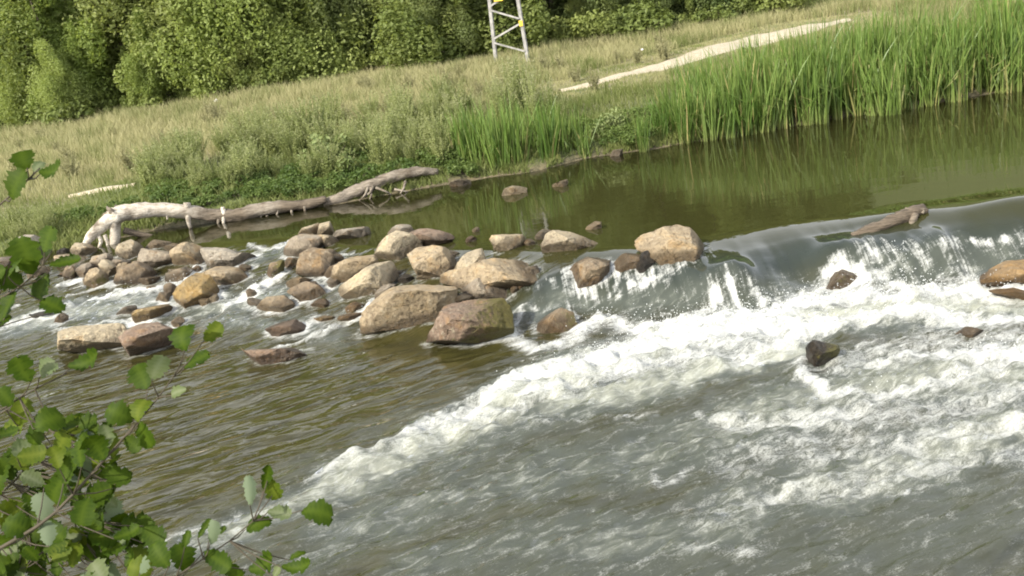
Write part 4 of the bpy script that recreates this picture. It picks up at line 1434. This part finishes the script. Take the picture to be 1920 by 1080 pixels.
def make_weed(seed, h_, r, nst, tipc=0.0):
    rg = np.random.default_rng(seed)
    root = empty('weed_plant')
    st = MB()
    V, A_ = [], []
    for s in range(nst):
        an = rg.uniform(0, 6.28)
        e = np.array([math.cos(an) * r * rg.uniform(.1, 1), math.sin(an) * r * rg.uniform(.1, 1), h_ * rg.uniform(.55, 1.1)])
        b0 = np.array([e[0] * .25, e[1] * .25, -.03])
        m1 = b0 * .5 + e * .5 + [-e[0] * .12, -e[1] * .12, h_ * .08]
        st.tube([b0, m1, e], [.007, .005, .003], 4, cap=False)
        nl = 60
        f = rg.uniform(.12, 1, nl)
        p = (1 - f)[:, None] ** 2 * b0 + (2 * f * (1 - f))[:, None] * m1 + (f ** 2)[:, None] * e
        d = rg.normal(0, 1, (nl, 3)) + [0, 0, .5]
        d /= np.linalg.norm(d, axis=1)[:, None]
        L = rg.uniform(.035, .10, nl)[:, None] * (1.15 - .6 * f[:, None])
        w = np.cross(d, rg.normal(0, 1, (nl, 3)))
        w /= np.linalg.norm(w, axis=1)[:, None]
        w *= rg.uniform(.0045, .0105, nl)[:, None]
        V.append(np.stack([p, p + d * L * .5 + w, p + d * L, p + d * L * .5 - w], 1).reshape(-1, 3))
        A_.append(np.repeat(np.clip((f - .72) * 3.2, 0, 1) * tipc, 4))
    V = np.concatenate(V)
    st.build('stem', m_weed, root, an='tip')
    me = mesh_np('foliage', V, quads=np.arange(len(V)).reshape(-1, 4), smooth=False)
    attr(me, 'tip', np.concatenate(A_))
    obj('foliage', me, m_weed, root)
    return root


WEED = [make_weed(400 + k, [.75, .85, .95][k], .42, 46, .5) for k in range(3)]
TALLW = [make_weed(420 + k, 1.25, .32, 34, .9) for k in range(2)]
LEAFY = [make_shrub(440 + k, .32, .55, 420, .055, m_leafy, 'leafy_plant') for k in range(2)]
HERB = [make_shrub(460 + k, .38, .32, 700, .040, m_herb, 'herb_plant') for k in range(2)]
fresh = {}


def place(protos, k, loc, s, label, cat, group, squash=1.0):
    key = id(protos), k
    sc3 = (s, s, s * squash)
    rz = rng.uniform(0, 6.28)
    if key not in fresh:
        fresh[key] = 1
        o = protos[k]
        o.location, o.scale, o.rotation_euler = loc, sc3, (0, 0, rz)
    else:
        o = dup(protos[k], loc, rz, sc3)
    return tag(o, label, cat, group)


def gpt(px, py):
    g = on_ground(px, py)
    return (g[0], g[1], float(ground_z(g[0], g[1])) - .02)


for i in range(100):
    px = rng.uniform(270, 880)
    lo = np.interp(px, [290, 420, 620, 870], [360, 362, 345, 315])
    hi = np.interp(px, [290, 420, 620, 870], [315, 270, 235, 205])
    place(WEED, i % 3, gpt(px, rng.uniform(hi, lo)), rng.uniform(.5, 1.05), 'feathery grey-green weed in the thicket on the far bank above the driftwood', 'weed', 'grey-green weeds on the far bank')
for i, (px, py, s) in enumerate([(545, 285, 1.25), (600, 282, 1.3), (575, 292, 1.2), (520, 300, 1.1)]):
    place(WEED, i % 3, gpt(px, py), s, 'tall dark grey-green weed in the big clump above the bleached log', 'weed', 'tall clump of dark weeds')
for i, (px, py, s) in enumerate([(965, 232, 1.0), (990, 225, 1.1), (1012, 236, .95), (940, 240, .9), (1035, 240, .8), (975, 215, 1.05), (905, 262, .75), (850, 268, .8), (870, 280, .8), (1060, 245, .6), (1000, 250, .9), (955, 250, .9)]):
    place(TALLW, i % 2, gpt(px, py), s, 'tall purplish grey seeding weed standing behind the small reed clump', 'weed', 'tall seeding weeds behind the small reed clump')
for i in range(12):
    px = rng.uniform(30, 130)
    place(WEED, i % 3, gpt(px, rng.uniform(425, 460)), rng.uniform(.35, .6), 'low grey-green weed on the left bank behind the alder leaves', 'weed', 'low weeds on the left bank')
m_dryw = leaf_mat('dry_weed', (.23, .225, .11), (.31, .30, .165), (.30, .265, .15), trans=.25, an='tip', noise_scale=2, spec=.1)
DRYW = [make_weed(430 + k, .6, .30, 22, .6) for k in range(2)]
for o_ in DRYW:
    for ch in o_.children:
        ch.data.materials[0] = m_dryw
for i in range(46):
    px = rng.uniform(20, 1250)
    up_ = np.interp(px, [0, 450, 900, 1250], [262, 190, 125, 75])
    lo_ = np.interp(px, [0, 280, 620, 880, 1250], [350, 330, 250, 215, 150])
    place(DRYW, i % 2, gpt(px, rng.uniform(up_ + 8, lo_)), rng.uniform(.5, 1.05), 'dry straw-coloured weed standing above the grass of the meadow', 'weed', 'dry weeds scattered over the meadow')
LP = [(600, 330, 1.0, 'light green leafy plant with pale leaves above the driftwood, leftmost of its clump'), (625, 322, 1.25, 'tallest light green leafy plant in the middle of the clump above the driftwood'),
      (650, 335, .9, 'light green leafy plant, rightmost of the clump above the driftwood'), (1150, 250, .8, 'light green leafy plant between the small reed clump and the long reed bed'),
      (1125, 262, .6, 'small light green leafy plant right of the small reed clump')]
for i, (px, py, s, lb_) in enumerate(LP):
    place(LEAFY, i % 2, gpt(px, py), s, lb_, 'plant', 'light green leafy plants')
for i in range(70):
    px = rng.uniform(270, 880)
    base = np.interp(px, [270, 450, 620, 820, 880], [392, 385, 362, 315, 330])
    place(HERB, i % 2, gpt(px, base - rng.uniform(0, 42)), rng.uniform(.6, 1.1), 'low green herb on the bank just above the driftwood', 'plant', 'low green herbs above the driftwood')
for i in range(22):
    px = rng.uniform(1095, 1240)
    place(HERB, i % 2, gpt(px, np.interp(px, [1095, 1240], [288, 262]) - rng.uniform(0, 45)), rng.uniform(.6, 1.0), 'low green herb between the small reed clump and the long reed bed', 'plant', 'low green herbs between the reeds')
for i in range(14):
    px = rng.uniform(20, 270)
    place(HERB, i % 2, gpt(px, np.interp(px, [20, 270], [440, 398]) - rng.uniform(0, 14)), rng.uniform(.4, .8), 'low green herb on the left bank by the root of the driftwood', 'plant', 'low green herbs on the left bank')

# ------------------------------------------------------------------ reeds
m_reed = leaf_mat('reed_blades', (.077, .143, .024), (.159, .236, .053), (.395, .329, .143), trans=.32, an='dry', noise_scale=2.5, rough=.42, spec=.4)


def make_reed(seed, n, h_, r):
    rg = np.random.default_rng(seed)
    root = empty('reed_clump')
    V, Qd, A_ = [], [], []
    k0 = 0
    S = 6
    for b in range(n):
        an = rg.uniform(0, 6.28)
        rad = r * math.sqrt(rg.uniform(0, 1))
        base = np.array([math.cos(an) * rad, math.sin(an) * rad, -.12])
        H = h_ * rg.uniform(.62, 1.12)
        ld = rg.normal(0, 1, 2)
        ld = ld / np.linalg.norm(ld) * abs(rg.normal(0, .16))
        bend = abs(rg.normal(0, .17))
        broken = rg.uniform() < .15
        f = np.linspace(0, 1, S)
        c_ = np.column_stack([base[0] + ld[0] * f * H + ld[0] * bend * 6 * f ** 3 * H * .3, base[1] + ld[1] * f * H + ld[1] * bend * 6 * f ** 3 * H * .3, base[2] + H * f * (1 - .12 * bend * f)])
        if broken:
            kb = 4
            dirv = np.array([rg.normal(0, 1), rg.normal(0, 1), -.4])
            dirv /= np.linalg.norm(dirv)
            for q_ in range(kb, S):
                c_[q_] = c_[kb - 1] + dirv * H * .17 * (q_ - kb + 1)
        fa = rg.uniform(0, 6.28)
        w = np.array([math.cos(fa), math.sin(fa), 0]) * rg.uniform(.009, .017)
        wf_ = np.array([.8, 1, 1, .9, .65, .05])[:, None]
        V.append(np.stack([c_ - w * wf_, c_ + w * wf_], 1).reshape(-1, 3))
        i = np.arange(S - 1) * 2 + k0
        Qd.append(np.stack([i, i + 1, i + 3, i + 2], 1))
        k0 += 2 * S
        dr = .95 if rg.uniform() < .022 else .5 if (broken and rg.uniform() < .4) else 0
        A_.append(np.repeat(np.clip(dr + .55 * np.clip(1 - f * 3.6, 0, 1) + (.2 if rg.uniform() < .2 else 0) * f, 0, 1), 2))
    me = mesh_np('blades', np.concatenate(V), quads=np.concatenate(Qd), smooth=True)
    attr(me, 'dry', np.concatenate(A_))
    obj('blades', me, m_reed, root)
    return root


REED = [make_reed(500 + k, 46, 1.62, .20) for k in range(6)]
cnt = 0
for xw in np.arange(2.75, 12.5, .20):
    y0 = float(bank_y(xw))
    for rrow in range(5):
        if xw < 3.6 and rrow > 1 + (xw - 2.75) * 3:
            continue
        if rrow > 2 and rng.uniform() < .25:
            continue
        x = xw + rng.normal(0, .09)
        if rrow == 0 and rng.uniform() < .10:
            continue
        y = y0 - .05 + rrow * .36 + rng.normal(0, .16 if rrow == 0 else .1) + .10 * math.sin(xw * 5)
        s = np.interp(xw, [2.7, 3.4, 5, 8, 12], [.48, .64, .84, .95, 1.0]) * rng.uniform(.85, 1.12)
        if cnt < 285:
            o = place(REED, int(rng.integers(6)), (x, y, min(ZU, float(ground_z(x, y))) - .03 if rrow < 2 else float(ground_z(x, y)) - .03), s,
                      ('tall green reed clump at the water edge of the long reed bed' if rrow == 0 else 'tall green reed clump inside the long reed bed'), 'reed clump',
                      'reed clumps at the front of the long reed bed' if rrow == 0 else 'reed clumps inside the long reed bed')
            cnt += 1
SM = [make_reed(520 + k, 34, 1.25, .17) for k in range(3)]
for i in range(46):
    px = rng.uniform(868, 1100)
    py = np.interp(px, [868, 930, 1000, 1100], [326, 328, 316, 296]) - abs(rng.normal(0, 14))
    p = at(px, py, ZU)
    place(SM, i % 3, (p[0], p[1], min(ZU, float(ground_z(p[0], p[1]))) - .02), np.interp(px, [868, 950, 1050, 1100], [.95, 1.1, .9, .62]) * rng.uniform(.8, 1.1),
          'green reed clump of the small stand beside the quiet pool, right of the driftwood', 'reed clump', 'reed clumps of the small stand')

# ------------------------------------------------------------------ litter and a sapling stick in the grass
m_white, N = new_mat('white_plastic')
N.out(N.n('BsdfPrincipled', Base_Color=(.75, .74, .72), Roughness=.6).outputs[0])
m_pinkish, N = new_mat('pinkish_plastic')
N.out(N.n('BsdfPrincipled', Base_Color=(.70, .50, .44), Roughness=.6).outputs[0])


def scrap(px, py, w, h_, mat, label, lift):
    g = np.array(gpt(px, py))
    v, f = icosphere(3)
    d = fbm(v[:, 0] * 1.8 + px, v[:, 1] * 1.8, v[:, 2] * 1.8, 5, 3)
    p = v * (.55 + .9 * d)[:, None] * np.array([w / 2, w / 3, h_ / 2])
    o = obj('plastic_scrap', mesh_np('plastic_scrap', p, tris=f), mat)
    o.location = g + [0, 0, lift]
    tag(o, label, 'litter')


scrap(408, 204, .13, .12, m_white, 'crumpled white scrap lying in the dry grass at the edge of the wood', .28)
scrap(988, 92, .10, .22, m_pinkish, 'pale pinkish scrap caught in the grass behind the power pole', .55)
scrap(1205, 108, .09, .06, m_white, 'small white scrap in the grass right of the power pole', .25)

# ------------------------------------------------------------------ alder in the near left corner
m_stem, N = new_mat('alder_bark')
n1 = N.noise(N.pos(), 60, 3)
N.out(N.n('BsdfPrincipled', Base_Color=N.mix(n1, (.030, .023, .014), (.085, .068, .040)), Roughness=.8).outputs[0])


def alder_mat(name, c1, c2, back):
    m, N = new_mat(name)
    f = N.noise(N.pos(), 60, 4, .6)
    c_ = N.mix(N.ramp(f, .3, .7), c1, c2)
    c_ = N.mix(N.math('MULTIPLY', N.rand(), .35), c_, (c2[0] * 1.35, c2[1] * 1.2, c2[2]))
    c_ = N.mix(N.at('vein'), c_, (c2[0] * 1.5, c2[1] * 1.35, c2[2] * 1.6))
    bf = N.t.nodes.new('ShaderNodeNewGeometry').outputs['Backfacing']
    c2_ = N.mix(bf, c_, back)
    p_ = N.n('BsdfPrincipled', Base_Color=c2_, Roughness=.55)
    p_.inputs['Specular IOR Level'].default_value = .08
    tr_ = N.n('BsdfTranslucent', Color=(c2[0] * 2.0, c2[1] * 1.9, c2[2]))
    N.out(N.n('MixShader', _0=.28, _1=p_.outputs[0], _2=tr_.outputs[0]).outputs[0])
    return m


m_al = [alder_mat('alder_leaf', (.019, .041, .003), (.035, .062, .004), (.055, .080, .018)), alder_mat('alder_leaf_pale', (.046, .076, .007), (.068, .096, .009), (.085, .115, .030)),
        alder_mat('alder_leaf_dull', (.075, .110, .045), (.11, .140, .065), (.13, .165, .10))]


def make_leaf(seed):
    """obovate alder leaf with a toothed margin, notched tip, folded midrib; length 1 along +Y from its base, up +Z"""
    rg = np.random.default_rng(seed)
    nr = 15
    f = np.linspace(0, 1, nr)
    wid = np.interp(f, [0, .08, .25, .5, .72, .88, .96, 1], [.02, .16, .33, .43, .45, .36, .24, .14])
    wid = wid * (1 + .12 * np.sin(f * 19 + rg.uniform(0, 6)) + .13 * np.where(np.arange(nr) % 2, 1, -1)) * rg.uniform(.9, 1.08)
    notch = rg.uniform(.02, .12)
    cols = np.array([-1, -.5, 0, .5, 1])
    curl, fold, tw = rg.normal(0, .16), rg.uniform(.05, .28), rg.normal(0, .25)
    V, A_ = [], []
    bend = rg.normal(0, .08)
    bs = rg.choice([-1, 1])
    bite = 1 - rg.uniform(0, .55) * np.exp(-((f - rg.uniform(.4, .9)) / .07) ** 2)
    for i in range(nr):
        w0 = wid[i] * (1 + rg.normal(0, .03))
        for c_ in cols:
            w = w0 * (bite[i] if c_ * bs > 0 else 1)
            x = c_ * w + bend * math.sin(f[i] * 3)
            y = f[i] - (notch if (i == nr - 1 and c_ == 0) else 0) - abs(c_) * .05 * (i > 10)
            z = fold * abs(c_) * w - curl * (f[i] - .4) ** 2 * 2 + tw * c_ * w * f[i] + (.022 if c_ == 0 else 0) + .018 * (1 if i % 2 else -1) * (abs(c_) == .5)
            V.append((x, y, z))
            A_.append(1.0 if c_ == 0 else .28 * (i % 2) * (abs(c_) == .5))
    V = np.array(V)
    i, j = np.meshgrid(np.arange(nr - 1), np.arange(4), indexing='ij')
    q = np.stack([i * 5 + j, i * 5 + j + 1, (i + 1) * 5 + j + 1, (i + 1) * 5 + j], -1).reshape(-1, 4)
    me = mesh_np('leaf', V, quads=q)
    attr(me, 'vein', A_)
    return me


LEAFM = []
for k in range(12):
    me = make_leaf(700 + k)
    for mm in range(3):
        m2 = me.copy()
        m2.materials.append(m_al[mm])
        LEAFM.append((k, mm, m2))


def leaf_mesh(mm):
    return random.choice([a for a in LEAFM if a[1] == mm])[2]


ab = np.array([-1.75, 1.5, float(ground_z(-1.75, 1.5))])
alder = empty('alder_sapling', ab)
tag(alder, 'leafy young alder reaching over the river in the near left corner', 'tree')


def branch(pix, r_a, r_b, extra=None):
    P = px_line(pix)
    if extra is not None:
        P = np.concatenate([np.array(extra), P])
    n = 26
    S_ = spline(P, n)
    mb = MB()
    mb.tube(rel(S_, ab), np.linspace(r_a * .7, r_b * .8, n), 7, .12, len(pix))
    return mb, S_


def finish(mb, S_, leaves):
    """leaves: (px, py, length px, image angle in degrees of the tip, material, squash)"""
    todo = []
    for (px, py, Lp, ang, mm, sq) in leaves:
        dcen = S_ - CAM
        w = dcen @ fw
        sx, sy = 960 + F * (dcen @ RV) / w, 540 - F * (dcen @ UV) / w
        k = np.argmin((sx - px) ** 2 + (sy - py) ** 2)
        dist = w[k] + random.uniform(-.05, .05)
        L = .86 * Lp / F * dist
        a = math.radians(ang)
        tipd = RV * math.cos(a) + UV * math.sin(a) + fw * random.uniform(-.35, .35)
        tipd /= np.linalg.norm(tipd)
        cen = at_dist(px, py, dist)
        base = cen - tipd * L * .5
        nrm = -fw * 1.0 + np.array([0, 0, 1.0]) * .75 + np.array([random.gauss(0, .35), random.gauss(0, .35), random.gauss(0, .25)])
        nrm = nrm - tipd * (nrm @ tipd)
        nrm /= np.linalg.norm(nrm)
        side = np.cross(tipd, nrm)
        if mm == 2 and random.random() < .5:
            nrm, side = -nrm, -side
        M = Matrix(((side[0] * L * sq, tipd[0] * L, nrm[0] * L, 0), (side[1] * L * sq, tipd[1] * L, nrm[1] * L, 0), (side[2] * L * sq, tipd[2] * L, nrm[2] * L, 0), (0, 0, 0, 1)))
        M.translation = Vector(base - ab)
        todo.append((M, mm))
        kk = max(0, k - 1)
        md = (S_[kk] + base) / 2 + [0, 0, -.004]
        mb.tube(rel([S_[kk], md, base], ab), [.0016, .0012, .0009], 5, cap=False)
        mb.tube(rel([base, base + tipd * L * .06], ab), [.0009, .0007], 4, cap=False)
    br = mb.build('branch', m_stem, alder)
    for M, mm in todo:
        o = obj('leaf', leaf_mesh(mm), None, br)
        o.matrix_local = M


TR = np.array([[-1.75, 1.5, ab[2] - .1], [-1.5, 1.55, 2.45]])
mb = MB()
tpts = spline(np.array([[-1.75, 1.5, ab[2] - .15], [-1.62, 1.55, 2.5], [-1.5, 1.6, 3.1], [-1.42, 1.62, 3.7], [-1.4, 1.6, 4.3]]), 20)
mb.tube(rel(tpts, ab), np.linspace(.035, .010, 20), 9, .12, 2)
mb.build('trunk', m_stem, alder)
T_ = lambda z: [[np.interp(z, tpts[:, 2], tpts[:, 0]), np.interp(z, tpts[:, 2], tpts[:, 1]), z]]

G, Pl, Du = 0, 1, 2
b1 = branch([(-60, 425, 1.75), (0, 385, 1.72), (40, 350, 1.7), (75, 315, 1.7)], .006, .0015, T_(3.55))
finish(*b1, [(32, 345, 78, 60, G, 1.0), (45, 298, 46, 110, G, 1.15), (100, 320, 66, 8, G, .8), (72, 312, 34, 60, Du, .9)])
b2 = branch([(-60, 590, 1.75), (0, 560, 1.72), (45, 535, 1.7), (80, 505, 1.7), (98, 470, 1.7)], .006, .0014, T_(3.3))
finish(*b2, [(93, 448, 62, 70, G, 1.1), (48, 478, 90, 105, G, .95), (125, 495, 72, 8, G, .55), (80, 538, 66, 250, G, 1.05), (96, 572, 66, 340, G, .85), (18, 525, 60, 160, G, 1.0),
             (30, 500, 54, 60, G, 1.0), (82, 468, 34, 290, Du, .9), (30, 515, 40, 30, Du, .8), (-10, 515, 60, 200, G, 1)])
b3 = branch([(-60, 640, 1.75), (0, 612, 1.72), (35, 600, 1.7), (70, 592, 1.7)], .004, .0012, T_(3.22))
finish(*b3, [(18, 572, 66, 250, G, .85), (5, 600, 40, 200, G, .9), (-15, 585, 60, 130, G, 1)])
b4 = branch([(-70, 800, 1.7), (0, 775, 1.7), (43, 738, 1.7), (85, 720, 1.7), (125, 700, 1.7)], .006, .0014, T_(2.95))
finish(*b4, [(45, 690, 66, 110, G, 1.05), (165, 676, 92, 20, G, .5), (85, 692, 54, 50, Du, .8), (40, 772, 66, 75, Pl, .95), (8, 745, 50, 130, G, 1), (90, 790, 66, 30, G, .9), (125, 795, 60, 10, G, .9),
             (14, 815, 54, 200, G, 1), (120, 830, 66, 60, Pl, .85), (65, 815, 50, 260, G, .9)])
b5 = branch([(-80, 1075, 1.75), (10, 1022, 1.72), (96, 974, 1.7), (168, 892, 1.7), (221, 834, 1.7), (279, 767, 1.7), (327, 709, 1.7), (349, 664, 1.7)], .010, .0012, T_(2.75))
finish(*b5, [(266, 706, 62, 118, G, 1.05), (343, 632, 64, 100, G, .95), (399, 622, 56, 45, Pl, .75), (371, 676, 66, 30, G, .6), (296, 690, 60, 62, Du, .8), (225, 775, 66, 150, G, .9), (262, 768, 56, 80, Pl, .8),
             (275, 815, 66, 300, G, .95), (250, 832, 50, 320, G, .8), (200, 815, 54, 100, Du, .7), (335, 735, 44, 200, Du, .7), (180, 838, 66, 120, G, .9), (220, 890, 70, 340, G, .7), (190, 925, 66, 200, G, 1),
             (150, 850, 62, 100, G, 1), (105, 858, 54, 115, Pl, .7), (128, 880, 66, 85, G, .85), (110, 920, 74, 240, G, .9), (60, 900, 56, 150, Du, .8), (230, 895, 54, 8, G, .5), (160, 960, 66, 260, G, .9),
             (85, 1000, 60, 110, Du, .8), (35, 985, 66, 150, G, .9), (240, 1000, 60, 20, G, .6)])
b6 = branch([(180, 1190, 1.6), (260, 1130, 1.62), (332, 1080, 1.65), (385, 1046, 1.65), (433, 1012, 1.65), (475, 988, 1.65), (497, 955, 1.65), (510, 930, 1.65)], .007, .0012, [[-1.62, 1.55, 2.5], [-1.0, 1.55, 2.55]])
finish(*b6, [(500, 890, 66, 75, G, .4), (466, 918, 70, 100, Du, .5), (513, 916, 58, 290, Pl, .75), (594, 961, 74, 355, G, .7), (525, 965, 56, 350, Du, .8), (480, 985, 66, 25, G, .6), (395, 1000, 62, 80, Du, .55),
             (383, 990, 50, 60, G, .35), (410, 998, 44, 30, G, .45), (345, 1045, 66, 100, G, .9), (300, 1040, 70, 130, G, .9), (410, 1050, 74, 330, G, .7), (495, 1056, 72, 30, G, .8), (560, 1062, 76, 8, G, .5),
             (555, 1042, 42, 30, G, .4), (520, 1070, 40, 60, Du, .5), (350, 1010, 40, 80, G, .6), (262, 1065, 60, 160, Pl, .9), (440, 1075, 60, 300, G, .8), (270, 1060, 50, 60, Du, .7)])
b7 = branch([(-80, 960, 1.8), (0, 930, 1.8), (45, 890, 1.8), (75, 830, 1.8), (110, 780, 1.8)], .007, .0012, T_(2.85))
L7 = []
for k in range(46):
    L7.append((random.uniform(-10, 215), random.uniform(790, 960), random.uniform(44, 72), random.uniform(0, 360) if random.random() < .3 else random.uniform(20, 160), random.choice([G, G, G, Pl, Du]), random.uniform(.6, 1.05)))
finish(*b7, L7)
b8 = branch([(-80, 1140, 1.85), (0, 1090, 1.85), (60, 1050, 1.85), (130, 1000, 1.85), (200, 960, 1.85)], .008, .0012, T_(2.6))
L8 = []
for k in range(62):
    x_ = random.uniform(-10, 290)
    L8.append((x_, random.uniform(max(930, 900 + x_ * .25), 1095), random.uniform(44, 74), random.uniform(0, 360) if random.random() < .3 else random.uniform(10, 150), random.choice([G, G, G, Pl, Du]), random.uniform(.6, 1.05)))
finish(*b8, L8)

# prototypes that never got a place in the scene are removed
for o in list(col.objects):
    if o.type == 'EMPTY' and not o.get('label'):
        for ch in list(o.children):
            bpy.data.objects.remove(ch)
        bpy.data.objects.remove(o)
